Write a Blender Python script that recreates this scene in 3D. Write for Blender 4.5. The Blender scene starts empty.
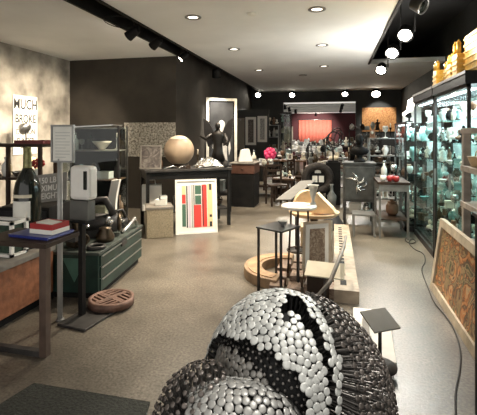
import bpy, math, random
import numpy as np
from mathutils import Vector, Matrix
random.seed(7)
rng = np.random.default_rng(7)
PI = math.pi
SC = bpy.context.scene
COL = SC.collection

# ------------------------------------------------------------------ camera, world, exposure
FOC, HX, HY, EYE = 410.0, 334.0, 133.0, 1.6
TH = math.atan((HX - 238.5) / FOC)
cam_d = bpy.data.cameras.new('camera'); cam = bpy.data.objects.new('camera', cam_d); COL.objects.link(cam)
cam_d.sensor_fit = 'HORIZONTAL'; cam_d.sensor_width = 36; cam_d.lens = FOC / 477 * 36
cam_d.shift_x = 0; cam_d.shift_y = -(207.5 - HY) / 477
cam_d.clip_start = .05
cam.location = (0, 0, EYE); cam.rotation_euler = (PI / 2, 0, TH)
SC.camera = cam
w = bpy.data.worlds.new('world'); SC.world = w; w.use_nodes = True
w.node_tree.nodes['Background'].inputs[0].default_value = (1.0, .96, .90, 1)
w.node_tree.nodes['Background'].inputs[1].default_value = .9
SC.view_settings.view_transform = 'Standard'; SC.view_settings.look = 'None'
SC.view_settings.gamma = 1; SC.view_settings.use_curve_mapping = False
SC.view_settings.exposure = 0.62
WARM = (1, .86, .67); NEUT = (1, .95, .87)
SC.cycles.diffuse_bounces = 6; SC.cycles.transparent_max_bounces = 24

def area(name, loc, size, power, col, rot=(0, 0, 0), sy=None):
    d = bpy.data.lights.new(name, 'AREA'); d.energy = power; d.color = col; d.size = size
    if sy: d.shape = 'RECTANGLE'; d.size_y = sy
    o = bpy.data.objects.new(name, d); COL.objects.link(o); o.location = loc; o.rotation_euler = rot
    return o

def beam(name, loc, to, power, size=.7, col=NEUT, r=.05, blend=.5):
    d = bpy.data.lights.new(name, 'SPOT'); d.energy = power; d.color = col; d.spot_size = size; d.spot_blend = blend; d.shadow_soft_size = r
    o = bpy.data.objects.new(name, d); COL.objects.link(o); o.location = loc
    o.rotation_euler = (Vector(to) - Vector(loc)).to_track_quat('-Z', 'Y').to_euler(); return o
beam('ceiling_spot_over_sculpture', (.95, 2.1, 3.1), (-.22, 2.05, .5), 230, .5)
beam('ceiling_spot_behind_viewer', (-.6, .2, 3.15), (-.3, 2.0, .5), 30, .9)
beam('ceiling_spot_over_aisle', (.95, 3.2, 3.6), (.62, 3.95, 0), 170, .32, blend=.35)
beam('added_panel_light', (1.6, 14.9, 3.1), (1.62, 15.95, 2.1), 90, 1.0)  # added light without a lamp body, brightens the orange panel
# ------------------------------------------------------------------ photo geometry -> world
def W(px, py, zc):
    xc = (px - 238.5) * zc / FOC
    return Vector((xc * math.cos(TH) - zc * math.sin(TH), xc * math.sin(TH) + zc * math.cos(TH), EYE - (py - HY) * zc / FOC))
def F(px, py, z=0.): return W(px, py, FOC * (EYE - z) / (py - HY))
def PX(px, py, X):
    a = math.atan((px - 238.5) / FOC) - TH; Y = X / math.tan(a)
    return W(px, py, Y * math.cos(TH) - X * math.sin(TH))
def PY(px, py, Y):
    a = math.atan((px - 238.5) / FOC) - TH; X = Y * math.tan(a)
    return W(px, py, Y * math.cos(TH) - X * math.sin(TH))

# ------------------------------------------------------------------ mesh builder
class G:
    def __init__(s): s.v = []; s.f = []; s.m = []; s.s = []
    def add(s, vs, fs, mi=0, sm=False, T=None):
        b = len(s.v)
        s.v.extend([tuple(T @ Vector(p)) for p in vs] if T else [tuple(p) for p in vs])
        for f in fs: s.f.append(tuple(b + i for i in f)); s.m.append(mi); s.s.append(sm)
        return s
    def box(s, x0, x1, y0, y1, z0, z1, mi=0, T=None):
        vs = [(x, y, z) for z in (z0, z1) for y in (y0, y1) for x in (x0, x1)]
        return s.add(vs, [(0, 2, 3, 1), (4, 5, 7, 6), (0, 1, 5, 4), (2, 6, 7, 3), (0, 4, 6, 2), (1, 3, 7, 5)], mi, False, T)
    def cb(s, c, d, mi=0, T=None):
        return s.box(c[0] - d[0] / 2, c[0] + d[0] / 2, c[1] - d[1] / 2, c[1] + d[1] / 2, c[2] - d[2] / 2, c[2] + d[2] / 2, mi, T)
    def lathe(s, prof, n=20, mi=0, sm=True, T=None, ax=1., ay=1.):
        vs = []; fs = []
        for r, z in prof:
            for k in range(n):
                a = 2 * PI * k / n; vs.append((r * math.cos(a) * ax, r * math.sin(a) * ay, z))
        for i in range(len(prof) - 1):
            for k in range(n):
                k2 = (k + 1) % n
                fs.append((i * n + k, i * n + k2, (i + 1) * n + k2, (i + 1) * n + k))
        if prof[0][0] > 1e-5: fs.append(tuple(range(n))[::-1])
        if prof[-1][0] > 1e-5: fs.append(tuple((len(prof) - 1) * n + k for k in range(n)))
        return s.add(vs, fs, mi, sm, T)
    def cyl(s, p0, p1, r0, r1=None, n=12, mi=0, sm=True):
        p0 = Vector(p0); p1 = Vector(p1); d = p1 - p0
        T = Matrix.Translation(p0) @ d.to_track_quat('Z', 'Y').to_matrix().to_4x4()
        return s.lathe([(r0, 0), (r0 if r1 is None else r1, d.length)], n, mi, sm, T)
    def sph(s, c, r, n=16, mi=0, sc=(1, 1, 1)):
        m = n // 2
        pr = [(math.sin(PI * i / m), -math.cos(PI * i / m)) for i in range(m + 1)]
        pr[0] = (0.001, -1); pr[-1] = (0.001, 1)
        T = Matrix.Translation(c) @ Matrix.Diagonal((r * sc[0], r * sc[1], r * sc[2], 1))
        return s.lathe(pr, n, mi, True, T)
    def tube(s, pts, r, n=8, mi=0, closed=False):
        P = [Vector(p) for p in pts]; vs = []; fs = []
        N = len(P); R = r if isinstance(r, (list, tuple)) else [r] * N
        up = None
        for i in range(N):
            t = (P[(i + 1) % N] - P[i - 1]) if closed else (P[min(i + 1, N - 1)] - P[max(i - 1, 0)])
            t.normalize()
            if up is None: up = Vector((0, 0, 1)) if abs(t.z) < .9 else Vector((1, 0, 0))
            a = t.cross(up)
            if a.length < 1e-4: a = t.cross(Vector((0, 1, .1)))
            a.normalize(); b = a.cross(t); up = b
            for k in range(n):
                q = 2 * PI * k / n; vs.append(P[i] + (a * math.cos(q) + b * math.sin(q)) * R[i])
        for i in range(N if closed else N - 1):
            j = (i + 1) % N
            for k in range(n):
                k2 = (k + 1) % n; fs.append((i * n + k, i * n + k2, j * n + k2, j * n + k))
        if not closed: fs += [tuple(range(n))[::-1], tuple((N - 1) * n + k for k in range(n))]
        return s.add(vs, fs, mi, True)
    def torus(s, c, R, r, n=32, m=8, mi=0, T=None, a0=0., a1=2 * PI, sz=1.):
        full = abs(a1 - a0 - 2 * PI) < 1e-4
        pts = [(c[0] + R * math.cos(a0 + (a1 - a0) * i / (n if full else n - 1)), c[1] + R * math.sin(a0 + (a1 - a0) * i / (n if full else n - 1)), c[2]) for i in range(n)]
        g = G(); g.tube(pts, r, m, mi, full)
        return s.add([(x, y, c[2] + (z - c[2]) * sz) for x, y, z in g.v], g.f, mi, True, T)
    def prism(s, poly, z0, z1, mi=0, T=None):
        n = len(poly); vs = [(x, y, z0) for x, y in poly] + [(x, y, z1) for x, y in poly]
        fs = [tuple(range(n))[::-1], tuple(range(n, 2 * n))] + [(i, (i + 1) % n, n + (i + 1) % n, n + i) for i in range(n)]
        return s.add(vs, fs, mi, False, T)
    def arcslab(s, R0, R1, z0, z1, a0, a1, n=28, mi=0):
        vs = []; fs = []
        for i in range(n):
            a = a0 + (a1 - a0) * i / (n - 1); c, d = math.cos(a), math.sin(a)
            vs += [(R0 * c, R0 * d, z0), (R1 * c, R1 * d, z0), (R1 * c, R1 * d, z1), (R0 * c, R0 * d, z1)]
        for i in range(n - 1):
            for k in range(4): fs.append((i * 4 + k, i * 4 + (k + 1) % 4, i * 4 + 4 + (k + 1) % 4, i * 4 + 4 + k))
        fs += [(0, 3, 2, 1), tuple((n - 1) * 4 + k for k in range(4))]
        return s.add(vs, fs, mi)
    def mesh(s, name):
        me = bpy.data.meshes.new(name); me.from_pydata(s.v, [], s.f)
        me.polygons.foreach_set('use_smooth', s.s); me.polygons.foreach_set('material_index', s.m)
        me.update(); return me

# ------------------------------------------------------------------ objects
SEEN = {}
def obj(name, g, mat, parent=None, bevel=0., label=None, loc=None, rot=None):
    me = g.mesh(name) if isinstance(g, G) else g
    o = bpy.data.objects.new(name, me); COL.objects.link(o)
    if isinstance(g, G):
        for m in (mat if isinstance(mat, (list, tuple)) else [mat]): me.materials.append(m)
    if parent: o.parent = parent
    if loc is not None: o.location = loc
    if rot is not None: o.rotation_euler = rot
    if bevel:
        b = o.modifiers.new('bevel', 'BEVEL'); b.width = bevel; b.segments = 2; b.limit_method = 'ANGLE'
    if label: o['label'] = label
    return o
def tag(o, label, cat, group=None):
    n = len(label.split())
    if not 4 <= n <= 16: print('LABELLEN', n, label)
    if label in SEEN: print('DUPLABEL', label)
    SEEN[label] = 1
    o['label'] = label; o['category'] = cat
    if group: o['group'] = group
    return o
def thing(name, label, cat, loc=(0, 0, 0), rz=0., group=None, rx=0., ry=0.):
    o = bpy.data.objects.new(name, None); COL.objects.link(o); o.empty_display_size = .1
    o.location = loc; o.rotation_euler = (rx, ry, rz)
    return tag(o, label, cat, group)
def solo(name, g, mat, label, cat, loc=(0, 0, 0), rz=0., group=None, bevel=0., rx=0., ry=0.):
    o = obj(name, g, mat, None, bevel, None, loc, (rx, ry, rz)); return tag(o, label, cat, group)
def struct(name, g, mat, parent=None):
    o = obj(name, g, mat, parent); o['kind'] = 'structure'; return o
def text(name, body, size, mat, parent, loc, rot=(PI / 2, 0, 0), align='CENTER', sx=1.):
    c = bpy.data.curves.new(name, 'FONT'); c.body = body; c.size = size; c.align_x = align; c.align_y = 'CENTER'
    c.extrude = .0015; c.offset = size * .012
    c.materials.append(mat)
    q = bpy.data.objects.new(name, c); COL.objects.link(q)
    me = bpy.data.meshes.new_from_object(q.evaluated_get(bpy.context.evaluated_depsgraph_get())); bpy.data.objects.remove(q)
    if not me.materials: me.materials.append(mat)
    o = bpy.data.objects.new(name, me); COL.objects.link(o); o.parent = parent; o.location = loc; o.rotation_euler = rot; o.scale = (sx, 1, 1)
    return o

# ------------------------------------------------------------------ materials
MATS = {}
def M(name, col, rough=.5, metal=0., var=.15, scale=8., bump=0., emit=0., spec=.5, ecol=None, detail=3, col2=None, co='Object', rvar=0.):
    if name in MATS: return MATS[name]
    m = bpy.data.materials.new(name); m.use_nodes = True; nt = m.node_tree; N = nt.nodes; L = nt.links
    b = N['Principled BSDF']; b.inputs['Roughness'].default_value = rough; b.inputs['Metallic'].default_value = metal
    b.inputs['Specular IOR Level'].default_value = spec
    c = col + (1,)
    b.inputs['Base Color'].default_value = c
    if var or bump or col2:
        tc = N.new('ShaderNodeTexCoord'); no = N.new('ShaderNodeTexNoise'); no.inputs['Scale'].default_value = scale; no.inputs['Detail'].default_value = detail
        L.new(tc.outputs[co], no.inputs['Vector'])
        rp = N.new('ShaderNodeValToRGB'); rp.color_ramp.elements[0].position = .3; rp.color_ramp.elements[1].position = .7
        lo = tuple(x * (1 - var) for x in col); hi = col2 or tuple(min(1, x * (1 + var)) for x in col)
        rp.color_ramp.elements[0].color = lo + (1,); rp.color_ramp.elements[1].color = hi + (1,)
        L.new(no.outputs['Fac'], rp.inputs[0]); L.new(rp.outputs[0], b.inputs['Base Color'])
        if bump:
            bp = N.new('ShaderNodeBump'); bp.inputs['Strength'].default_value = bump; bp.inputs['Distance'].default_value = .02
            L.new(no.outputs['Fac'], bp.inputs['Height']); L.new(bp.outputs[0], b.inputs['Normal'])
    if emit:
        b.inputs['Emission Color'].default_value = (ecol or col) + (1,); b.inputs['Emission Strength'].default_value = emit
    MATS[name] = m; return m
def glass(name, tint=(.95, 1, .98), refl=.1, rough=.03):
    if name in MATS: return MATS[name]
    m = bpy.data.materials.new(name); m.use_nodes = True; nt = m.node_tree; N = nt.nodes; L = nt.links
    N.remove(N['Principled BSDF']); out = N['Material Output']
    t = N.new('ShaderNodeBsdfTransparent'); t.inputs[0].default_value = tint + (1,)
    g = N.new('ShaderNodeBsdfGlossy'); g.inputs['Roughness'].default_value = rough
    lw = N.new('ShaderNodeLayerWeight'); lw.inputs[0].default_value = .35
    mr = N.new('ShaderNodeMath'); mr.operation = 'MULTIPLY_ADD'; mr.inputs[1].default_value = .16; mr.inputs[2].default_value = refl * .15
    L.new(lw.outputs['Fresnel'], mr.inputs[0])
    mx = N.new('ShaderNodeMixShader'); L.new(mr.outputs[0], mx.inputs[0]); L.new(t.outputs[0], mx.inputs[1]); L.new(g.outputs[0], mx.inputs[2])
    L.new(mx.outputs[0], out.inputs[0]); MATS[name] = m; return m
def art(name, cols, scale=4., kind='noise', dist=3., rough=.5):
    if name in MATS: return MATS[name]
    m = bpy.data.materials.new(name); m.use_nodes = True; nt = m.node_tree; N = nt.nodes; L = nt.links
    b = N['Principled BSDF']; b.inputs['Roughness'].default_value = rough
    tc = N.new('ShaderNodeTexCoord')
    if kind == 'noise':
        t = N.new('ShaderNodeTexNoise'); t.inputs['Distortion'].default_value = dist; t.inputs['Detail'].default_value = 4; o = t.outputs['Fac']
    elif kind == 'voro':
        t = N.new('ShaderNodeTexVoronoi'); o = t.outputs['Color']
    else:
        t = N.new('ShaderNodeTexWave'); t.inputs['Distortion'].default_value = dist; o = t.outputs['Fac']
    t.inputs['Scale'].default_value = scale; L.new(tc.outputs['Object'], t.inputs['Vector'])
    r = N.new('ShaderNodeValToRGB'); r.color_ramp.interpolation = 'LINEAR'
    e = r.color_ramp.elements
    n = len(cols)
    for i, c in enumerate(cols):
        p = .22 + .56 * i / (n - 1)
        if i == 0: e[0].position = p; el = e[0]
        elif i == n - 1: e[len(e) - 1].position = p; el = e[len(e) - 1]
        else: el = e.new(p)
        el.color = c + (1,)
    L.new(o, r.inputs[0]); L.new(r.outputs[0], b.inputs['Base Color']); MATS[name] = m; return m

white = M('white_paint', (.78, .76, .71), .5, var=.05)
cream = M('cream', (.68, .62, .48), .6, var=.1)
paper = M('paper', (.75, .74, .68), .7, var=.04)
blackm = M('black_metal', (.012, .012, .012), .45, .2, var=.3, spec=.25)
black = M('black_paint', (.009, .0085, .008), .65, var=.3, spec=.2)
steel = M('brushed_steel', (.45, .45, .44), .3, .9, var=.1, scale=20)
greysteel = M('grey_steel', (.25, .25, .24), .42, .7, var=.2)
darksteel = M('dark_steel', (.055, .052, .05), .5, .5, var=.35, spec=.25)
rust = M('rust', (.17, .075, .035), .8, .1, var=.35, scale=9, bump=.3)
rustred = M('rust_red', (.26, .10, .045), .75, .05, var=.3, scale=14, bump=.3)
brownm = M('brown_iron', (.17, .10, .075), .6, .4, var=.3, scale=18, bump=.2)
dwood = M('dark_wood', (.034, .021, .014), .55, var=.4, scale=6, spec=.25)
mwood = M('mid_wood', (.11, .06, .032), .5, var=.3, scale=7)
lwood = M('light_wood', (.52, .38, .23), .5, var=.2, scale=8)
gwood = M('grey_wood', (.20, .18, .155), .6, var=.25, scale=9)
pwood = M('pale_wood', (.32, .265, .20), .6, var=.25, scale=10)
gold = M('gold_wood', (.75, .48, .10), .4, .25, var=.25, scale=20)
green = M('green_paint', (.017, .042, .033), .4, .1, var=.35, scale=6, spec=.35)
red = M('red', (.33, .02, .02), .45, var=.2)
darkred = M('dark_red', (.16, .03, .03), .5, var=.3)
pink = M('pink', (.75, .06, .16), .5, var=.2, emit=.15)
blue = M('blue', (.02, .03, .2), .3, var=.2)
teal = M('teal_glass', (.25, .45, .42), .15, var=.25, scale=10)
pale = M('pale_ceramic', (.72, .74, .70), .25, var=.1, scale=10)
aqua = M('aqua_ceramic', (.48, .62, .60), .25, var=.15, scale=10)
ivory = M('ivory', (.70, .64, .52), .4, var=.15, scale=10)
smoke = M('smoke_grey', (.20, .21, .20), .35, var=.3, scale=10)
bronze = M('bronze', (.10, .075, .05), .35, .8, var=.35, scale=12)
silver = M('silver', (.62, .62, .60), .25, .9, var=.15, scale=12)
brownc = M('brown_ceramic', (.22, .12, .07), .4, var=.3)
stone = M('stone', (.36, .31, .26), .8, var=.25, scale=12, bump=.3)
rubber = M('black_rubber', (.02, .02, .02), .7, var=.2)
olive = M('olive_foil', (.22, .21, .09), .35, .4, var=.3, scale=30)
bglass = M('bottle_glass', (.012, .015, .012), .1, var=.1)
clear = glass('clear_glass', (.94, .97, .96), .12)
shelfglass = glass('shelf_glass', (.93, .98, .97), .15)
lampE = M('lamp_glow', (1, .95, .85), .5, var=0, emit=28, ecol=(1, .9, .74))
softE = M('lamp_soft', (1, .95, .85), .5, var=0, emit=3.2, ecol=(1, .9, .74))
stripE = M('led_strip', (.9, .97, 1), .5, var=0, emit=5, ecol=(.84, .95, 1))

# concrete floor: mottled tan grey, half polished
def floor_mat():
    m = bpy.data.materials.new('polished_concrete'); m.use_nodes = True; nt = m.node_tree; N = nt.nodes; L = nt.links
    b = N['Principled BSDF']; tc = N.new('ShaderNodeTexCoord')
    n1 = N.new('ShaderNodeTexNoise'); n1.inputs['Scale'].default_value = .9; n1.inputs['Detail'].default_value = 8; n1.inputs['Roughness'].default_value = .62
    n2 = N.new('ShaderNodeTexNoise'); n2.inputs['Scale'].default_value = 55; n2.inputs['Detail'].default_value = 4
    for n in (n1, n2): L.new(tc.outputs['Object'], n.inputs['Vector'])
    r1 = N.new('ShaderNodeValToRGB'); e = r1.color_ramp.elements
    e[0].position = .36; e[0].color = (.070, .060, .047, 1); e[1].position = .72; e[1].color = (.205, .178, .142, 1)
    L.new(n1.outputs['Fac'], r1.inputs[0])
    r2 = N.new('ShaderNodeValToRGB'); e = r2.color_ramp.elements
    e[0].position = .25; e[0].color = (.42, .41, .40, 1); e[1].position = .72; e[1].color = (1.5, 1.5, 1.48, 1)
    L.new(n2.outputs['Fac'], r2.inputs[0])
    mx = N.new('ShaderNodeMix'); mx.data_type = 'RGBA'; mx.blend_type = 'MULTIPLY'; mx.inputs[0].default_value = 1
    L.new(r1.outputs[0], mx.inputs[6]); L.new(r2.outputs[0], mx.inputs[7]); L.new(mx.outputs[2], b.inputs['Base Color'])
    rr = N.new('ShaderNodeMapRange'); rr.inputs[3].default_value = .22; rr.inputs[4].default_value = .5
    L.new(n1.outputs['Fac'], rr.inputs[0]); L.new(rr.outputs[0], b.inputs['Roughness'])
    bp = N.new('ShaderNodeBump'); bp.inputs['Strength'].default_value = .12; bp.inputs['Distance'].default_value = .01
    L.new(n2.outputs['Fac'], bp.inputs['Height']); L.new(bp.outputs[0], b.inputs['Normal'])
    return m
concrete = M('raw_concrete', (.33, .30, .255), .85, var=.55, scale=2.6, bump=.2, detail=9)
darkwall = M('dark_wall', (.035, .029, .022), .75, var=.3, scale=2.5, detail=8)
greywall = M('charcoal_wall', (.042, .044, .042), .7, var=.2, scale=1.5)
blackceil = M('black_ceiling', (.018, .018, .018), .8, var=.3, scale=2)
ceilw = M('ceiling_plaster', (.77, .77, .75), .8, var=.06, scale=1.2)
redwall = M('red_wall', (.05, .006, .008), .8, var=.2, scale=2)

# ------------------------------------------------------------------ the room
CH = 3.2
struct('floor', G().box(-8, 4, -2.5, 27, -.1, 0), floor_mat())
struct('wall_left', G().box(-5.9, -5.7, -1, 8.2, 0, 4), concrete)
struct('wall_return', G().box(-5.7, -3.2, 8, 8.2, 0, 4), darkwall)
struct('wall_left_back', G().box(-3.4, -3.2, 8.2, 16, 0, 4), darkwall)
struct('wall_right', G().box(2.4, 2.6, -1, 27, 0, 4.1), greywall)
g = G(); g.box(-3.4, -1.94, 16, 16.25, 0, 4); g.box(.8, 2.6, 16, 16.25, 0, 4); g.box(-1.94, .8, 16, 16.25, 2.8, 4)
struct('wall_back', g, greywall)
g = G(); g.box(-2.73, .76, -1, 16, CH, CH + .1); g.box(.76, 2.4, 9.9, 16, CH, CH + .1)
struct('ceiling', g, ceilw)
struct('ceiling_left', G().box(-5.7, -3.13, -1, 8, CH, CH + .1), ceilw)
struct('ceiling_open', G().box(-5.9, 2.6, -1, 16, 3.95, 4.05), blackceil)
g = G(); g.box(.76, .80, -1, 9.9, CH - .02, 3.95); g.box(-2.77, -2.73, -1, 16, CH - .02, 3.95); g.box(-3.14, -3.10, -1, 8.0, CH - .02, 3.95)
struct('trim_1', g, black)
# back room
struct('wall_far', G().box(-4, 3, 26, 26.2, 0, 4), redwall)
struct('wall_far_left', G().box(-3.6, -3.4, 16.2, 26, 0, 4), darkwall)
g = G(); g.box(-3.4, 2.4, 16.25, 25.9, 2.86, 2.95)
struct('ceiling_back', g, ceilw)
g = G()
for y in (17.6, 19.2, 21, 23): g.box(-3.4, 2.4, y, y + .18, 2.74, 2.86)
struct('trim_2', g, ceilw)

for k, (y0, y1, nm) in enumerate(((16.35, 17.55, 'nearest the opening'), (17.85, 19.15, 'second from the opening'), (19.45, 20.95, 'third from the opening'), (21.25, 22.95, 'fourth from the opening'), (23.25, 25.7, 'nearest the red wall'))):  # added glowing panels that brighten the back room ceiling
    t = thing('added_glow_panel', f'added glowing white panel between back room ceiling beams, {nm}', 'ceiling light', (-.5, (y0 + y1) / 2, 2.82), 0, group='added glowing panels under the back room ceiling')
    g = G(); h_ = (y1 - y0) / 2
    for a_ in ((-2.8, 2.8, -h_, -h_ + .04), (-2.8, 2.8, h_ - .04, h_), (-2.8, -2.76, -h_ + .04, h_ - .04), (2.76, 2.8, -h_ + .04, h_ - .04)): g.box(*a_, 0, .035)
    obj('frame', g, white, t); g = G(); g.box(-2.76, 2.76, -h_ + .04, h_ - .04, .015, .03)
    obj('glow_sheet', g, M('added_ceiling_glow', (.8, .78, .74), .6, var=.1, scale=1.5, emit=.42, ecol=(1, .96, .9)), t)
# ------------------------------------------------------------------ lamps
def downlight(i, px, py, e=1.0, on=True, power=26):
    p = F(px, py, CH)
    t = thing('recessed_downlight', DL[i], 'ceiling light', (p.x, p.y, CH), group='recessed ceiling lights')
    g = G(); g.lathe([(.115, 0), (.115, -.012), (.075, -.012), (.07, 0)], 24); obj('trim_ring', g, greysteel, t)
    g = G(); g.lathe([(.07, -.004), (.02, -.002)], 20); obj('lamp', g, softE if on else paper, t)
    if on:
        d = bpy.data.lights.new('downlight_beam', 'SPOT'); d.energy = power * 6; d.color = WARM; d.spot_size = 1.9; d.spot_blend = .8; d.shadow_soft_size = .06
        o = bpy.data.objects.new('downlight_beam', d); COL.objects.link(o); o.parent = t; o.location = (0, 0, -.03)
DL = ['large recessed ceiling downlight nearest the camera beside the track slot', 'recessed ceiling downlight nearest the dark open ceiling strip',
      'recessed ceiling downlight in the left row, second from the front', 'recessed ceiling downlight in the right row, second from the front',
      'recessed ceiling downlight in the right row, third from the front', 'recessed ceiling downlight midway between the rows, smallest of the middle ones',
      'recessed ceiling downlight close to the right ceiling step', 'recessed ceiling downlight far back in the left row near the bulkhead']
for i, (px, py) in enumerate([(193, 17), (317, 9), (234, 49), (322, 45), (324, 66), (303, 75), (379, 71), (259, 70)]):
    downlight(i, px, py, on=i in (0, 1, 2, 3, 4, 6, 7), power=(80, 55, 55, 18, 18, 26, 26, 28)[i])
g = G(); g.lathe([(.06, 0), (.06, -.02), (.045, -.035), (.01, -.038)], 20)
p = F(252, 13, CH); solo('smoke_detector', g, paper, 'small white smoke detector disc on the plaster ceiling', 'smoke detector', (p.x, p.y, CH))
g = G(); pts = []
p0 = F(100, 10, CH)
for k in range(20):
    a = k / 19 * 2 * PI * .95; pts.append((p0.x + .08 + .16 * math.cos(a), p0.y + .35 + .3 * math.sin(a), CH - .03 - .06 * math.sin(a / 2)))
g.tube(pts, .006, 6); solo('hanging_wire', g, black, 'thin looped black wire hanging below the left ceiling', 'wire')

def spot_lamp(p, label, lit=True, aim=(0, -.3, -1), power=60, top=None, r=.055, mat=black, size=1.1, col=NEUT):
    aim = Vector(aim).normalized()
    t = thing('track_spotlight', label, 'spotlight', p, group='track spotlights')
    q = aim.to_track_quat('-Z', 'Y').to_matrix().to_4x4()
    g = G(); g.lathe([(r * .75, .17), (r * .8, .16), (r, 0), (r * 1.02, -.02), (r * .85, -.02), (r * .8, 0.0)], 20, T=q); obj('housing', g, mat, t)
    g = G(); g.lathe([(r * .82, -.004), (.004, -.008)], 18, T=q); obj('lens', g, lampE if lit else bglass, t)
    h = (top if top else CH) - p[2]
    g = G(); c = q @ Vector((0, 0, .1)); g.tube([(c.x + r + .01, c.y, c.z), (c.x + r + .01, c.y, max(h - .08, c.z + .05)), (c.x, c.y, max(h - .05, c.z + .07)), (c.x, c.y, h)], .012, 6); obj('yoke', g, mat, t)
    if lit:
        d = bpy.data.lights.new('spot_beam', 'SPOT'); d.energy = power * 5; d.color = col; d.spot_size = size; d.spot_blend = .6; d.shadow_soft_size = .05
        o = bpy.data.objects.new('spot_beam', d); COL.objects.link(o); o.parent = t; o.location = aim * .04; o.rotation_euler = aim.to_track_quat('-Z', 'Y').to_euler()
for i, (px, py, X, lab, aim) in enumerate([(129, 36, -2.95, 'black track spotlight in the ceiling slot, nearest of three aimed at concrete wall', (-.95, .12, -.55)),
        (153, 46, -2.95, 'black track spotlight in the ceiling slot, middle of three aimed at concrete wall', (-.95, .3, -.6)),
        (181, 59, -2.98, 'black track spotlight in the ceiling slot, farthest of three aimed at concrete wall', (-.8, -.5, -.9))]):
    p = PX(px, py, X); spot_lamp(p, lab, True, aim, (75, 75, 45)[i], top=3.3, r=.075, col=WARM)
for px, py, X, lab, aim, pw in [(217, 76, -2.75, 'lit spotlight high on the dark wall above the tall framed photograph', (-.05, .75, -1.5), 50),
        (258, 95, -2.7, 'lit spotlight on the bulkhead at its dark wall end', (.2, -.9, -.8), 35),
        (292, 95, -1.6, 'lit spotlight on the bulkhead above the left end of the back opening', (.1, -.9, -.8), 35),
        (345, 94, .4, 'lit spotlight on the bulkhead above the right end of the back opening', (-.1, -.9, -.8), 35),
        (376, 94, 1.6, 'large lit spotlight above the orange textured panel', (.0, -.75, -.8), 30)]:
    p = PX(px, py, X) if X != -3.0 else PX(px, py, X)
    if px > 250: p = PY(px, py, 15.6)
    spot_lamp(p, lab, True, aim, pw, top=CH, r=.12 if px != 376 else .18)
for px, py, X, lab, aim in [(405, 35, 1.05, 'glaring lit spotlight hanging in the black open ceiling, nearest of them', (-.3, -.95, -.85)),
        (392, 53, .98, 'glaring lit spotlight hanging in the black open ceiling, second of them', (-.3, -.95, -.85)),
        (381, 70, 1.0, 'glaring lit spotlight hanging in the black open ceiling, farthest of them', (-.3, -.95, -.85))]:
    p = PX(px, py, X); spot_lamp(p, lab, True, aim, 24, top=3.95, r=.12, size=1.5)
p = PX(423, 6, 1.25); spot_lamp(p, 'grey unlit spotlight turned aside in the black open ceiling', False, (.7, -.5, -.5), top=3.95, r=.12, mat=greysteel)
g = G(); g.box(1.0, 1.04, 3, 9.5, 3.68, 3.72); solo('lighting_track', g, black, 'black lighting track under the open black ceiling', 'track')
g = G(); g.box(-2.97, -2.93, 1, 15, 3.3, 3.34); solo('lighting_track', g, black, 'black lighting track inside the narrow ceiling slot', 'track')

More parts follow.
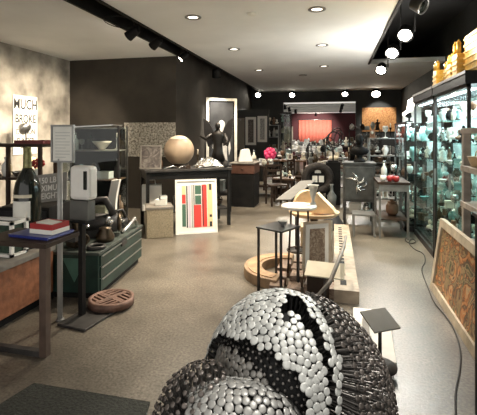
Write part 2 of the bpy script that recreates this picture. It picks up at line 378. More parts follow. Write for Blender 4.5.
# ------------------------------------------------------------------ small things, one builder for each kind
def P_vase(h, k=0):
    pr = [[(.18, 0), (.34, .3), (.30, .6), (.12, .82), (.16, 1)], [(.2, 0), (.22, .1), (.42, .5), (.36, .75), (.2, .88), (.26, 1)], [(.16, 0), (.1, .12), (.3, .4), (.34, .7), (.28, 1)], [(.22, 0), (.26, .5), (.08, .7), (.07, .92), (.12, 1)]][k % 4]
    return [(r * h * .75, z * h) for r, z in pr]
def build_item(kind, h, mat, root, k=0, n=14):
    """parts of one small thing of height h standing at its root's origin"""
    m2 = mat
    if kind == 'vase': g = G(); g.lathe(P_vase(h, k), n); obj('body', g, mat, root)
    elif kind == 'bowl':
        g = G(); g.lathe([(h * .35, 0), (h * .4, h * .12), (h * .95, h * .75), (h * 1.15, h), (h * 1.08, h), (h * .85, h * .7), (h * .2, h * .25)], n); obj('body', g, mat, root)
    elif kind == 'bottle':
        g = G(); g.lathe([(h * .16, 0), (h * .17, h * .55), (h * .06, h * .72), (h * .055, h * .9)], n); obj('body', g, mat, root)
        g = G(); g.lathe([(h * .065, h * .88), (h * .065, h), (h * .01, h * 1.01)], 10); obj('stopper', g, silver, root)
    elif kind == 'jar':
        g = G(); g.lathe([(h * .25, 0), (h * .38, h * .2), (h * .38, h * .6), (h * .26, h * .76)], n); obj('body', g, mat, root)
        g = G(); g.lathe([(h * .29, h * .76), (h * .29, h * .82), (h * .08, h * .9), (h * .08, h), (h * .01, h)], n); obj('lid', g, mat, root)
    elif kind == 'plate':
        T = Matrix.Translation((0, 0, h * .5)) @ Matrix.Rotation(PI / 2 - .2, 4, 'X')
        g = G(); g.lathe([(h * .2, 0), (h * .3, .01 * h), (h * .5, h * .07), (h * .48, h * .09), (h * .28, h * .04), (h * .01, h * .03)], 18, T=T); obj('dish', g, mat, root)
        g = G(); g.box(-h * .2, h * .2, -h * .05, h * .18, 0, h * .03); g.box(-h * .03, h * .03, h * .1, h * .16, 0, h * .5); obj('easel', g, dwood, root)
    elif kind == 'goblet':
        g = G(); g.lathe([(h * .22, 0), (h * .2, h * .03), (h * .03, h * .1), (h * .03, h * .45), (h * .18, h * .55), (h * .24, h * .8), (h * .2, h), (h * .18, h), (h * .2, h * .8), (h * .02, h * .56)], n); obj('cup', g, mat, root)
    elif kind == 'box':
        g = G(); g.box(-h * .6, h * .6, -h * .4, h * .4, 0, h * .75); obj('body', g, mat, root, h * .03)
        g = G(); g.box(-h * .63, h * .63, -h * .43, h * .43, h * .76, h); obj('lid', g, mat, root, h * .03)
    elif kind == 'figurine':
        g = G(); g.lathe([(h * .17, h * .06), (h * .2, h * .1), (h * .13, h * .4), (h * .16, h * .6), (h * .17, h * .68), (h * .06, h * .76), (h * .05, h * .8)], n, ay=.75)
        g.sph((0, -.01 * h, h * .88), h * .095, 10, sc=(1, 1.1, 1.25))
        g.tube([(-h * .15, 0, h * .68), (-h * .22, -h * .04, h * .52), (-h * .08, -h * .14, h * .44)], [h * .045, h * .04, h * .03], 6)
        g.tube([(h * .15, 0, h * .68), (h * .23, 0, h * .55), (h * .2, -h * .1, h * .78)], [h * .045, h * .04, h * .03], 6); obj('figure', g, mat, root)
        g = G(); g.lathe([(h * .22, 0), (h * .22, h * .06)], 12); obj('plinth', g, dwood, root)
    elif kind == 'bust':
        g = G(); g.lathe([(h * .13, h * .22), (h * .3, h * .3), (h * .33, h * .42), (h * .22, h * .5), (h * .1, h * .54), (h * .095, h * .62)], n, ay=.62)
        g.sph((0, -.02 * h, h * .79), h * .165, 14, sc=(.85, 1.08, 1.25)); g.sph((0, -.2 * h, h * .77), h * .035, 8, sc=(.8, 1.2, 1.4))
        g.sph((-.14 * h, 0, h * .77), h * .03, 8); g.sph((.14 * h, 0, h * .77), h * .03, 8); obj('head', g, mat, root)
        g = G(); g.lathe([(h * .2, 0), (h * .2, h * .06), (h * .1, h * .1), (h * .1, h * .2), (h * .14, h * .23)], n); obj('socle', g, black, root)
    elif kind == 'clock':
        g = G(); g.box(-h * .35, h * .35, -h * .18, h * .18, 0, h * .12); g.box(-h * .27, h * .27, -h * .14, h * .14, h * .12, h * .68); g.lathe([(h * .27, -h * .14), (h * .27, h * .14)], 20, T=Matrix.Translation((0, 0, h * .68)) @ Matrix.Rotation(PI / 2, 4, 'X')); obj('case', g, mat, root)
        g = G(); g.lathe([(h * .2, h * .15), (h * .01, h * .152)], 20, T=Matrix.Translation((0, 0, h * .62)) @ Matrix.Rotation(PI / 2, 4, 'X')); obj('dial', g, paper, root)
    elif kind == 'candlestick':
        g = G(); g.lathe([(h * .2, 0), (h * .18, h * .04), (h * .04, h * .1), (h * .06, h * .3), (h * .03, h * .5), (h * .09, h * .66), (h * .09, h * .7)], n); obj('stick', g, mat, root)
        g = G(); g.lathe([(h * .04, h * .68), (h * .035, h * .98), (h * .005, h)], 8); obj('candle', g, ivory, root)
    elif kind == 'lamp':
        g = G(); g.lathe([(h * .2, 0), (h * .18, h * .05), (h * .1, h * .15), (h * .14, h * .35), (h * .03, h * .5), (h * .02, h * .6)], n); obj('base', g, mat, root)
        g = G(); g.lathe([(h * .34, h * .52), (h * .18, h), (h * .17, h), (h * .33, h * .52)], 18); obj('lamp_shade', g, cream, root)
    elif kind == 'frame':
        pic_frame(root, h * .8, h, mat, paper, ART[k % len(ART)], lean=.15)
    elif kind == 'basket':
        g = G(); g.lathe([(h * .6, 0), (h * .8, h * .55), (h * .84, h * .6), (h * .76, h * .55), (h * .55, h * .05)], 20); obj('body', g, mat, root)
        g = G(); g.tube([(h * .8 * math.cos(a), 0, h * .58 + h * .5 * math.sin(a)) for a in [PI * i / 12 for i in range(13)]], h * .04, 6); obj('handle', g, mat, root)
    elif kind == 'ball':
        g = G(); g.sph((0, 0, h * .56), h * .44, 18); obj('ball', g, mat, root)
        g = G(); g.lathe([(h * .24, 0), (h * .2, h * .06), (h * .14, h * .16)], 12); obj('stand', g, dwood, root)
    elif kind == 'coral':
        g = G(); r2 = random.Random(k)
        for i in range(9):
            a = r2.uniform(0, 2 * PI); s = r2.uniform(.25, .55)
            g.tube([(0, 0, h * .08), (s * .4 * h * math.cos(a), s * .4 * h * math.sin(a), h * .45), (s * h * math.cos(a + .4), s * h * math.sin(a + .4) * .6, h * r2.uniform(.7, 1))], [h * .06, h * .045, h * .02], 6)
        obj('branches', g, mat, root)
        g = G(); g.lathe([(h * .25, 0), (h * .22, h * .1)], 12); obj('block', g, dwood, root)
    elif kind == 'books':
        g = G(); g.box(-h * .9, h * .9, -h * .65, h * .65, 0, h); obj('cover', g, mat, root); 
        g = G(); g.box(-h * .86, h * .92, -h * .67, h * .61, h * .12, h * .88); obj('pages', g, paper, root)
    elif kind == 'animal':
        g = G(); g.sph((0, 0, h * .55), h * .2, 12, sc=(2.0, .8, .95)); g.tube([(-h * .3, 0, h * .6), (-h * .45, 0, h * .8), (-h * .5, 0, h * .86)], [h * .13, h * .1, h * .09], 8)
        g.sph((-h * .55, 0, h * .9), h * .1, 10, sc=(1.5, .8, .9)); g.tube([(h * .38, 0, h * .6), (h * .52, 0, h * .45)], [h * .04, h * .015], 6)
        for x in (-.27, .27):
            for y in (-.09, .09): g.tube([(x * h, y * h, h * .5), (x * h + .02 * h, y * h, h * .25), (x * h, y * h, h * .03)], [h * .08, h * .05, h * .045], 6)
        obj('body', g, mat, root); g = G(); g.box(-h * .45, h * .45, -h * .18, h * .18, 0, h * .05); obj('plinth', g, dwood, root)
NOUN = dict(vase='vase', bowl='bowl', bottle='stoppered bottle', jar='lidded jar', plate='plate on an easel', goblet='goblet', box='lidded box', figurine='standing figurine', bust='bust on a socle',
            clock='mantel clock', candlestick='candlestick', lamp='table lamp with cream shade', frame='framed picture', basket='handled basket', ball='ball on a stand', coral='branching coral', books='thick book lying flat', animal='four-legged animal figure')
CAT = dict(vase='vase', bowl='bowl', bottle='bottle', jar='jar', plate='plate', goblet='goblet', box='box', figurine='figurine', bust='bust', clock='clock', candlestick='candlestick', lamp='lamp', frame='picture', basket='basket', ball='ornament', coral='coral', books='book', animal='figurine')
NAME = dict(NOUN, bottle='bottle', jar='lidded_jar', plate='display_plate', box='lidded_box', bust='bust', clock='mantel_clock', lamp='table_lamp', frame='framed_picture', ball='display_ball', books='thick_book', animal='animal_figurine', figurine='figurine', basket='basket', coral='coral')
CN = {}
for nm, mm in dict(white=white, cream=cream, black=black, grey=smoke, bronze=bronze, silver=silver, brown=brownc, pale=pale, aqua=aqua, ivory=ivory, teal=teal, red=red, stone=stone, **{'dark wood': dwood, 'light wood': lwood, 'dark red': darkred, 'dark steel': darksteel}).items(): CN[nm] = mm
ART = [art('art_grey', [(.05, .05, .05), (.35, .34, .32), (.7, .68, .62)], 9), art('art_sepia', [(.10, .06, .04), (.30, .22, .15), (.60, .52, .40)], 14), art('art_dark', [(.02, .02, .02), (.12, .1, .09), (.3, .28, .25)], 6)]
PROTO = {}
def kids(o): return list(o.children)
def item(kind, col, loc, h, place, rz=0., group=None, k=0, label=None, front=False):
    lab = label or f'{col} {NOUN[kind]} {place}'
    key = (kind, col, round(h, 3), k); loc = Vector(loc) + Vector((0, 0, .003))
    t = thing(NAME[kind].replace(' ', '_'), lab, CAT[kind], loc, rz, group)
    if key in PROTO:
        for c in kids(PROTO[key]):
            d = c.copy(); d.parent = t; COL.objects.link(d)
    else:
        build_item(kind, h, CN[col], t, k); PROTO[key] = t
    return t
def pic_frame(t, wd, ht, fm, mm, am, bw=None, mw=None, lean=0., dep=.03, wavy=0):
    """frame, mat and print standing on local z=0, facing -y, leaning back"""
    bw = bw or wd * .08; mw = wd * .12 if mw is None else mw
    T = Matrix.Rotation(-lean, 4, 'X')
    g = G(); a, b = wd / 2, ht
    for x0, x1, z0, z1 in ((-a, -a + bw, 0, b), (a - bw, a, 0, b), (-a + bw, a - bw, 0, bw), (-a + bw, a - bw, b - bw, b)): g.box(x0, x1, -dep / 2, dep / 2, z0, z1, T=T)
    obj('frame', g, fm, t)
    if mw:
        g = G(); a2 = a - bw
        for x0, x1, z0, z1 in ((-a2, -a2 + mw, bw, b - bw), (a2 - mw, a2, bw, b - bw), (-a2 + mw, a2 - mw, bw, bw + mw), (-a2 + mw, a2 - mw, b - bw - mw, b - bw)): g.box(x0, x1, -.004, .006, z0, z1, T=T)
        obj('mat', g, mm, t)
    a3 = a - bw - mw
    if am is not None:
        g = G(); g.box(-a3, a3, -.002, .008, bw + mw, b - bw - mw, T=T); obj('print', g, am, t)
    return a3, bw + mw, b - bw - mw, T

WF = dict(vase=.62, bowl=2.3, bottle=.36, jar=.78, plate=1.0, goblet=.5, box=1.3, figurine=.46, bust=.66, clock=.72, candlestick=.4, lamp=.68, frame=.85, basket=1.7, ball=.9, coral=1.1, books=1.9, animal=1.2)
AVOID = [(-1.74, 11.36, .27)]
def scatter(place, pts, kinds, cols, hs, group, seed=0, z=0., gap=None):
    """one differently looking thing at each point, never the same colour and kind twice on one surface"""
    r = random.Random(seed); used = set()
    for (x, y) in pts:
        if any((x - a_) ** 2 + (y - b_) ** 2 < c_ * c_ for a_, b_, c_ in AVOID): continue
        for _ in range(60):
            k = r.choice(kinds); c = r.choice(cols)
            if (k, c) not in used: break
        used.add((k, c)); h = round(r.uniform(*hs), 2)
        if k in ('bowl', 'books'): h = round(h * .45, 2)
        if k in ('box', 'basket'): h = round(h * .6, 2)
        if gap: h = round(min(h, gap * .85 / WF[k]), 2)
        if f'{c} {NOUN[k]} {place}' in SEEN: continue
        item(k, c, (x, y, z), h, place, r.uniform(-.5, .5), group, k=r.randint(0, 3))

def table(name, label, loc, wx, wy, h, top, leg, rz=0., thick=.04, lt=.05, shelf=None, group=None, cat='table', stretch=False, apron=None):
    t = thing(name, label, cat, loc, rz, group)
    g = G(); g.box(-wx / 2, wx / 2, -wy / 2, wy / 2, h - thick, h); obj('tabletop', g, top, t, .004)
    for sx in (-1, 1):
        for sy in (-1, 1):
            g = G(); g.cb((sx * (wx / 2 - lt), sy * (wy / 2 - lt), (h - thick) / 2), (lt, lt, h - thick)); obj('leg', g, leg, t)
    if shelf:
        g = G(); g.box(-wx / 2 + lt, wx / 2 - lt, -wy / 2 + lt, wy / 2 - lt, shelf - .025, shelf); obj('shelf', g, top, t)
    if apron:
        g = G()
        for sy in (-1, 1): g.cb((0, sy * (wy / 2 - lt), h - thick - apron / 2), (wx - 2 * lt, .02, apron))
        for sx in (-1, 1): g.cb((sx * (wx / 2 - lt), 0, h - thick - apron / 2), (.02, wy - 2 * lt, apron))
        obj('apron', g, leg, t)
    return t

# ------------------------------------------------------------------ nail sculpture in the foreground
def inside(px, py, poly):
    n = len(poly); r = np.zeros(px.shape, bool); j = n - 1
    for i in range(n):
        xi, yi = poly[i]; xj, yj = poly[j]
        c = ((yi > py) != (yj > py)) & (px < (xj - xi) * (py - yi) / ((yj - yi) + 1e-12) + xi)
        r ^= c; j = i
    return r
RX = np.array([math.cos(TH), math.sin(TH), 0]); FX = np.array([-math.sin(TH), math.cos(TH), 0]); UP = np.array([0, 0, 1.])
AX = np.stack([RX, FX, UP])
def proj(p):
    xc = p @ RX; zc = p @ FX
    return 238.5 + FOC * xc / zc, HY + FOC * (EYE - p[:, 2]) / zc
def ell_center(px, zc, z): return RX * ((px - 238.5) * zc / FOC) + FX * zc + UP * z
def fib(n):
    i = np.arange(n) + .5; ph = np.arccos(1 - 2 * i / n); th = PI * (1 + 5 ** .5) * i
    return np.stack([np.cos(th) * np.sin(ph), np.sin(th) * np.sin(ph), np.cos(ph)], 1)
def ell_pts(c, R, spacing):
    """near-even points on an ellipsoid, with outward normals"""
    u = fib(60000); R = np.array(R)
    nrm = u / R; jac = np.linalg.norm(nrm, axis=1) * np.prod(R)
    keep = rng.random(len(u)) < jac / jac.max()
    u = u[keep]; p = u * R
    area_ = 4 * PI * (((R[0] * R[1]) ** 1.6 + (R[0] * R[2]) ** 1.6 + (R[1] * R[2]) ** 1.6) / 3) ** (1 / 1.6)
    n = int(area_ / (.866 * spacing ** 2)); p = p[rng.permutation(len(p))[:n]]; s = spacing
    p = p.astype(np.float32); R = R.astype(np.float32)
    for it in range(16):
        mv = np.zeros_like(p)
        for c0 in range(0, n, 500):
            d = p[c0:c0 + 500, None, :] - p[None]; L = np.sqrt((d ** 2).sum(2)) + 1e-9
            wgt = np.clip(1.25 - L / s, 0, None); wgt[L < 1e-8] = 0
            mv[c0:c0 + 500] = (d / L[:, :, None] * wgt[:, :, None]).sum(1)
        p = p + mv * s * .3; p /= np.sqrt(((p / R) ** 2).sum(1))[:, None]
    out = np.arange(n); nn = p[out] / R ** 2; nn /= np.linalg.norm(nn, axis=1)[:, None]
    return p[out] @ AX + c, nn @ AX
def nails(P, Nn, base, rad, shaft=.006, seg=9, jit=.25, thick=.3):
    """nail heads (mat 0) with shafts (mat 1) running back to the points in base"""
    g = G(); V = []
    for p, n, b in zip(P, Nn, base):
        n = n + rng.normal(0, jit * .25, 3); n /= np.linalg.norm(n)
        a = np.cross(n, [.3, .2, .9]); a /= np.linalg.norm(a); c = np.cross(n, a)
        r = rad * rng.uniform(.86, 1.06); t = r * thick
        p = p + n * rng.normal(0, rad * .12)
        off = rng.uniform(0, 6)
        vs = []
        for rr, hh in ((r * .9, -t), (r, -t * .3), (r * .93, t * .3), (r * .55, t * .75)):
            for k in range(seg):
                q = off + 2 * PI * k / seg; vs.append(p + (a * math.cos(q) + c * math.sin(q)) * rr + n * hh)
        fs = [tuple(range(seg))[::-1], tuple(3 * seg + k for k in range(seg))]
        for i in range(3):
            for k in range(seg): fs.append((i * seg + k, i * seg + (k + 1) % seg, (i + 1) * seg + (k + 1) % seg, (i + 1) * seg + k))
        g.add(vs, fs, 0, True)
        d = b - p; L = np.linalg.norm(d)
        if L > .01 and shaft:
            d /= L; e = np.cross(d, [.3, .9, .2]); e /= np.linalg.norm(e); f2 = np.cross(d, e)
            vs = [q + (e * math.cos(k * PI / 2) + f2 * math.sin(k * PI / 2)) * shaft for q in (p - n * t, b) for k in range(4)]
            g.add(vs, [(k, (k + 1) % 4, 4 + (k + 1) % 4, 4 + k) for k in range(4)], 1, True)
    return g
def shift(g, o):
    g.v = [(x - o[0], y - o[1], max(z, .004) - o[2]) for x, y, z in g.v]; return g
def core(c, R):
    g = G(); g.sph((0, 0, 0), 1, 40)
    g.v = [tuple(np.array(v) * R @ AX + c) for v in g.v]; return g
nail_silver = M('nail_heads', (.50, .51, .49), .45, .25, var=.3, scale=16, detail=5)
nail_dark = M('nail_heads_brown', (.115, .10, .09), .38, .45, var=.4, scale=22)
nail_mid = M('nail_heads_grey', (.30, .29, .27), .42, .5, var=.35, scale=22)
shaft_m = M('nail_shafts', (.16, .15, .14), .35, .8, var=.3, scale=30)
shaft_d = M('nail_shafts_shaded', (.035, .034, .033), .5, .6, var=.3, scale=30)  # darker copy of the shafts: shade of the gaps put into colour
corem = M('nail_core', (.008, .008, .008), .8, var=.2)
def sculpture():
    cA = ell_center(280, 2.15, .25); RA = np.array((.415, .42, .51))
    org = (cA[0], cA[1], 0)
    t = thing('nail_sculpture', 'large silver and black sculpture of curved lobes covered in nail heads', 'sculpture', org)
    coreA = RA * .80
    obj('dark_core', shift(core(cA, coreA), org), corem, t)
    P, Nn = ell_pts(cA, RA, .0365)
    px, py = proj(P); facing = (Nn * (P - np.array([0, 0, EYE]))).sum(1) < 0
    slit = [(289, 294), (296, 294), (307, 308), (325, 337), (333, 376), (336, 405), (336, 430), (331, 430), (331, 396), (323, 364), (311, 337), (297, 314), (290, 311), (285, 322), (282, 321), (285, 303)]
    cav = [(190, 330), (207, 341), (224, 335), (250, 343), (277, 355), (297, 376), (309, 405), (311, 430), (140, 430), (150, 350)]
    right = [(316, 296), (320, 306), (334, 334), (343, 370), (343, 430), (430, 430), (430, 296)]
    gap = inside(px, py, slit) | inside(px, py, cav) | inside(px, py, right)
    keep = (P[:, 2] > .05) & ~(gap & facing)
    # edge rows of the gaps get long shafts by themselves: every nail runs back to the core
    b = (P - cA) @ AX.T; b = b / RA * coreA * .98 @ AX + cA
    g = nails(P[keep], Nn[keep], b[keep], .0205, jit=.1, thick=.2)
    obj('silver_shell', shift(g, org), [nail_silver, shaft_d], t)
    # inner wall of the cavity: rows of short nails
    P2, N2 = ell_pts(cA, RA * .88, .034); px, py = proj(P2); f2 = (N2 * (P2 - np.array([0, 0, EYE]))).sum(1) < 0
    rim = [(188, 350), (212, 344), (238, 352), (258, 370), (272, 395), (276, 430), (150, 430), (150, 370)]
    k2 = inside(px, py, rim) & f2 & (P2[:, 2] > .05); b2 = ((P2 - cA) @ AX.T) / RA * coreA @ AX + cA
    obj('inner_shell', shift(nails(P2[k2], N2[k2], b2[k2], .0185, jit=.15, thick=.2), org), [nail_mid, shaft_m], t)
    P6, N6 = ell_pts(cA, RA * .9, .03); px, py = proj(P6); f6 = (N6 * (P6 - np.array([0, 0, EYE]))).sum(1) < 0
    k6 = inside(px, py, cav) & ~inside(px, py, rim) & f6 & (P6[:, 2] > .05); b6 = ((P6 - cA) @ AX.T) / RA * coreA @ AX + cA
    obj('cavity_nails', shift(nails(P6[k6], N6[k6], b6[k6], .0075, .004, jit=.8), org), [shaft_m, shaft_d], t)
    # outer crest on the right: long nails with brown heads
    cB = ell_center(286, 2.16, .12); RB = np.array((.57, .42, .64))
    P3, N3 = ell_pts(cB, RB, .036); px, py = proj(P3); f3 = (N3 * (P3 - np.array([0, 0, EYE]))).sum(1) < 0
    belt = [(310, 280), (330, 285), (352, 304), (378, 335), (398, 380), (412, 440), (362, 440), (356, 390), (346, 352), (332, 322), (318, 303)]
    side = ((P3 - cB) @ RX > .12) & (N3 @ FX < .75)
    k3 = np.where(f3, inside(px, py, belt), side) & (P3[:, 2] > .05)
    b3 = ((P3 - cB) @ AX.T) / RB * (RA * .78) @ AX + cA
    obj('crest', shift(nails(P3[k3], N3[k3], b3[k3], .0145, .0045, jit=.6), org), [nail_dark, shaft_m], t, label='crest of long nails with brown heads')
    # lower front lobe
    cC = ell_center(234, 1.80, .225); RC = np.array((.33, .20, .275))
    obj('lobe_core', shift(core(cC, RC * .9), org), corem, t)
    P4, N4 = ell_pts(cC, RC, .0365); px, py = proj(P4)
    dark = inside(px, py, [(150, 380), (183, 384), (190, 396), (186, 430), (150, 430)])
    k4 = (P4[:, 2] > .04) & ~dark; b4 = ((P4 - cC) @ AX.T) / RC * (RC * .9) @ AX + cC
    obj('front_lobe', shift(nails(P4[k4], N4[k4], b4[k4], .0205, jit=.12, thick=.22), org), [M('nail_heads_shaded', (.36, .36, .345), .42, .35, var=.3, scale=18), shaft_m], t)  # silver heads painted darker to carry the shadow on this lobe
    # left lobe: sparse long nails seen from the side
    cD = ell_center(204, 1.88, .10); RD = np.array((.27, .25, .44))
    obj('side_core', shift(core(cD, RD * .72), org), corem, t)
    P5, N5 = ell_pts(cD, RD, .040); k5 = (P5[:, 2] > .04) & ((P5 - cD) @ RX < .1)
    b5 = ((P5 - cD) @ AX.T) / RD * (RD * .7) @ AX + cD
    obj('side_lobe', shift(nails(P5[k5], N5[k5], b5[k5], .0135, .005, jit=.6), org), [nail_dark, shaft_m], t)
sculpture()

# ------------------------------------------------------------------ left foreground
# rusty low bench along the left
t = thing('rusty_bench', 'long low bench box of rusty red steel with pale top rail', 'bench', (-2.97, 3.2, 0))
g = G(); g.box(-.36, .36, -1.48, .21, .09, .48); obj('side_panel', g, rustred, t, .004)
g = G(); g.box(-.39, .38, -1.5, .22, .485, .53); obj('top_rail', g, gwood, t, .005)
g = G(); g.box(-.3, .30, -1.44, .19, 0, .09); obj('plinth', g, black, t)
# steel frame table
t = thing('steel_side_table', 'dark steel frame table with box section legs holding the red tray', 'table', (-2.42, 2.72, 0))
g = G(); g.box(-.155, .43, -.2, .2, .775, .81); obj('tabletop', g, dwood, t, .004)
for x, y in ((.40, -.17), (-.125, -.17), (.40, .17), (-.125, .17)):
    if y > 0: continue
    g = G(); g.cb((x, y, .388), (.055, .055, .776)); obj('leg', g, M('leg_brown', (.09, .06, .045), .5, .3, var=.3) if x > 0 else darksteel, t, .003)
g = G(); g.box(-.097, .372, -.195, -.15, 0.0, .04); obj('floor_rail', g, darksteel, t)
g = G(); g.box(-.15, .42, .15, .195, .735, .775); obj('back_rail', g, darksteel, t)
# tray set
t = thing('blue_box', 'flat bright blue box lying on the steel frame table', 'box', (-2.2, 2.76, .81), -.1)
g = G(); g.box(-.2, .17, -.14, .14, 0, .012); obj('body', g, blue, t, .004)
g = G(); g.box(-.203, .173, -.143, .143, .013, .022); obj('lid', g, blue, t, .004)
t = thing('red_tray', 'red box with white band and paper inside, on the flat blue box', 'tray', (-2.15, 2.77, .835), -.1)
g = G(); 
for a in ((-.105, -.092, -.09, .09), (.092, .105, -.09, .09), (-.092, .092, -.09, -.077), (-.092, .092, .077, .09)): g.box(*a, .03, .075)
obj('wall', g, red, t)
g = G(); g.box(-.107, .107, -.092, .092, 0, .034); obj('band', g, paper, t)
g = G(); g.box(-.08, .06, -.06, .06, .062, .075, T=Matrix.Rotation(.08, 4, 'Y')); obj('leaflet', g, paper, t)
# white framed small case at picture edge
t = thing('white_framed_case', 'small white framed display case with dark green inside on rusty bench', 'display case', (-2.87, 3.07, .533), 0)
g = G(); a = .19
for x0, x1, z0, z1 in ((-a, -a + .025, 0, .3), (a - .025, a, 0, .3), (-a, a, 0, .025), (-a, a, .275, .3)): g.box(x0, x1, -.10, -.07, z0, z1)
for y in (.07,):
    for x0, x1, z0, z1 in ((-a, -a + .025, 0, .3), (a - .025, a, 0, .3), (-a, a, 0, .025), (-a, a, .275, .3)): g.box(x0, x1, y, y + .03, z0, z1)
g.box(-a, -a + .025, -.07, .07, .275, .3); g.box(a - .025, a, -.07, .07, .275, .3); g.box(-a, a, -.07, .07, 0, .02)
obj('frame', g, white, t); g = G(); g.box(-a + .026, a - .026, -.065, .065, .021, .26); obj('planting', g, M('moss', (.02, .04, .025), .8, var=.5, scale=25, bump=.5), t)
# champagne display bottle
p = W(27.5, 200, 3.86)
t = thing('champagne_bottle', 'very large dark champagne bottle with olive foil neck and white label', 'bottle', (p.x, p.y, .533))
g = G(); g.lathe([(.05, 0), (.115, .01), (.118, .05), (.118, .52), (.105, .60), (.07, .68), (.04, .74)], 28); obj('body', g, bglass, t)
g = G(); g.lathe([(.043, .71), (.038, .76), (.034, .86), (.036, .87), (.036, .885), (.032, .89), (.034, .92), (.028, .935), (.005, .94)], 20); obj('foil', g, olive, t)
g = G(); g.arcslab(.1185, .121, .26, .44, -PI * .5 - 1.1, -PI * .5 + .9, 18); obj('paper_label', g, paper, t)
g = G(); g.arcslab(.1185, .1205, .47, .50, -PI * .5 - 1.0, -PI * .5 + 1.0, 18); obj('neck_band', g, cream, t)
# notice stand (grey pole) and sanitizer stand (black post)
p = F(60, 320)
t = thing('notice_stand', 'white framed notice sheet on top of a slim grey floor pole', 'sign', p)
g = G(); g.cyl((0, 0, .012), (0, 0, 1.38), .022, n=16); obj('pole', g, M('grey_paint', (.42, .42, .40), .45, .2, var=.1), t)
g = G(); g.lathe([(.035, 0), (.035, .012)], 24); obj('base', g, greysteel, t)
g = G(); zc = 3.5; wdt, ht = .2, .3; x0 = .04
for a in ((x0 - .11, x0 - .095, 1.35, 1.67), (x0 + .095, x0 + .11, 1.35, 1.67), (x0 - .095, x0 + .095, 1.35, 1.365), (x0 - .095, x0 + .095, 1.655, 1.67)): g.box(a[0], a[1], -.03, -.005, a[2], a[3])
obj('sign_frame', g, greysteel, t)
g = G(); g.box(x0 - .096, x0 + .096, -.02, -.012, 1.364, 1.656); obj('notice_sheet', g, paper, t)
g = G()
for k in range(9): g.box(x0 - .07, x0 + .07 - .04 * (k % 3 == 2), -.0215, -.02, 1.60 - k * .026, 1.605 - k * .026)
obj('printed_lines', g, M('grey_ink', (.45, .46, .44), .8, var=0), t)
p = F(82, 317)
t = thing('hand_sanitizer_stand', 'white hand sanitizer dispenser on a black post with flat black base', 'dispenser', (p.x, p.y, 0), -.15)
g = G(); g.box(-.07, .22, -.21, .2, 0, .022); obj('base_plate', g, darksteel, t, .004)
g = G(); g.box(-.022, .022, -.022, .022, .022, 1.32); obj('post', g, blackm, t)
g = G(); g.box(-.015, .195, -.135, -.02, 1.04, 1.325); obj('dispenser_body', g, white, t, .03)
g = G(); g.box(.138, .174, -.139, -.13, 1.13, 1.285); obj('level_window', g, bglass, t, .008)
g = G(); g.box(-.03, .16, -.11, -.02, .87, 1.03); obj('backing_board', g, M('board_grey', (.10, .10, .09), .6, var=.2), t)
g = G(); g.box(-.02, .18, -.16, -.02, .855, .87); obj('drip_tray', g, blackm, t)

# green chest, drawers facing the aisle
t = thing('green_tool_chest', 'dark green metal chest with three drawers and pale edge lines', 'chest', (-2.20, 3.52, 0), .12)
D, Ln, H = .62, 1.2, .455
g = G(); g.box(-D, 0, 0, Ln, .06, H - .03); obj('body', g, green, t, .004)
g = G(); g.box(-D - .015, .015, -.015, Ln + .015, H - .03, H); obj('lid', g, M('green_grey_top', (.05, .062, .053), .5, .2, var=.4, scale=9), t, .006)
g = G(); g.box(-D + .04, -.03, .03, Ln - .03, 0, .06); obj('plinth', g, black, t)
for k, (z0, z1) in enumerate(((.075, .19), (.198, .305), (.313, .415))):
    g = G(); g.box(0, .014, .03, Ln - .03, z0, z1); d = obj('drawer', g, green, t, .003)
    g = G(); g.box(.014, .026, .04, Ln - .04, z1 - .012, z1 - .002); obj('pull_rail', g, steel, d)
g = G(); g.box(.0, .03, .52, .66, .37, .42); obj('lock_hasp', g, darksteel, t)
T = Matrix.Rotation(PI / 2, 4, 'X')
g = G(); g.prism([(-.36, .39), (-.12, .39), (-.24, .16)], 0, .004, T=T); obj('end_emblem', g, M('green_light', (.07, .17, .13), .4, .1, var=.2), t)
# machine parts heap on the chest: separate machine lumps
def lump(seed, s, mat_i, loc, label, rz=0.):
    r = random.Random(seed); t = thing('engine_part', label, 'machine part', loc, rz, 'old machine parts on the green chest')
    g = G(); g.cyl((-.5 * s, 0, .32 * s), (.5 * s, 0, .32 * s), .3 * s, .24 * s, 18); g.box(-.3 * s, .3 * s, -.25 * s, .25 * s, 0, .2 * s); obj('housing', g, mat_i, t)
    g = G(); g.torus((0, 0, 0), .2 * s, .05 * s, 20, 8, T=Matrix.Translation((.56 * s, 0, .32 * s)) @ Matrix.Rotation(PI / 2, 4, 'Y')); obj('flange', g, bronze, t)
    g = G(); g.tube([(-.3 * s, .1 * s, .55 * s), (-.1 * s, 0, .95 * s), (.2 * s, -.1 * s, .98 * s), (.42 * s, -.1 * s, .55 * s)], .09 * s, 8); obj('pipe', g, mat_i, t)
    for k in range(3):
        g = G(); a = r.uniform(-.4, .4) * s; g.cyl((a, -.3 * s, .3 * s), (a + .1 * s, -.48 * s, .36 * s + .1 * s * k), .05 * s, n=8); obj('bolt', g, silver, t)
tc_ = lambda x, y: Matrix.Rotation(.12, 4, 'Z') @ Vector((x, y, 0)) + Vector((-2.20, 3.52, .455))
lump(1, .42, darksteel, tc_(-.3, .62), 'largest dark machine part with arched pipe amid the green chest top', .5)
lump(2, .25, bronze, tc_(-.33, .2), 'bronze coloured machine part at the near end of the green chest', -.4)
lump(4, .15, greysteel, tc_(-.53, .33), 'small grey machine part at the back of the chest behind the pulley', .9)
lump(5, .26, darksteel, tc_(-.50, .86), 'dark machine part at the back of the chest near its far end', -.7)
lump(3, .22, darksteel, tc_(-.22, 1.0), 'dark machine part at the far end of the green chest', 1.0)
g = G(); g.lathe([(.09, 0), (.1, .05), (.06, .12), (.065, .14), (.02, .15)], 16)
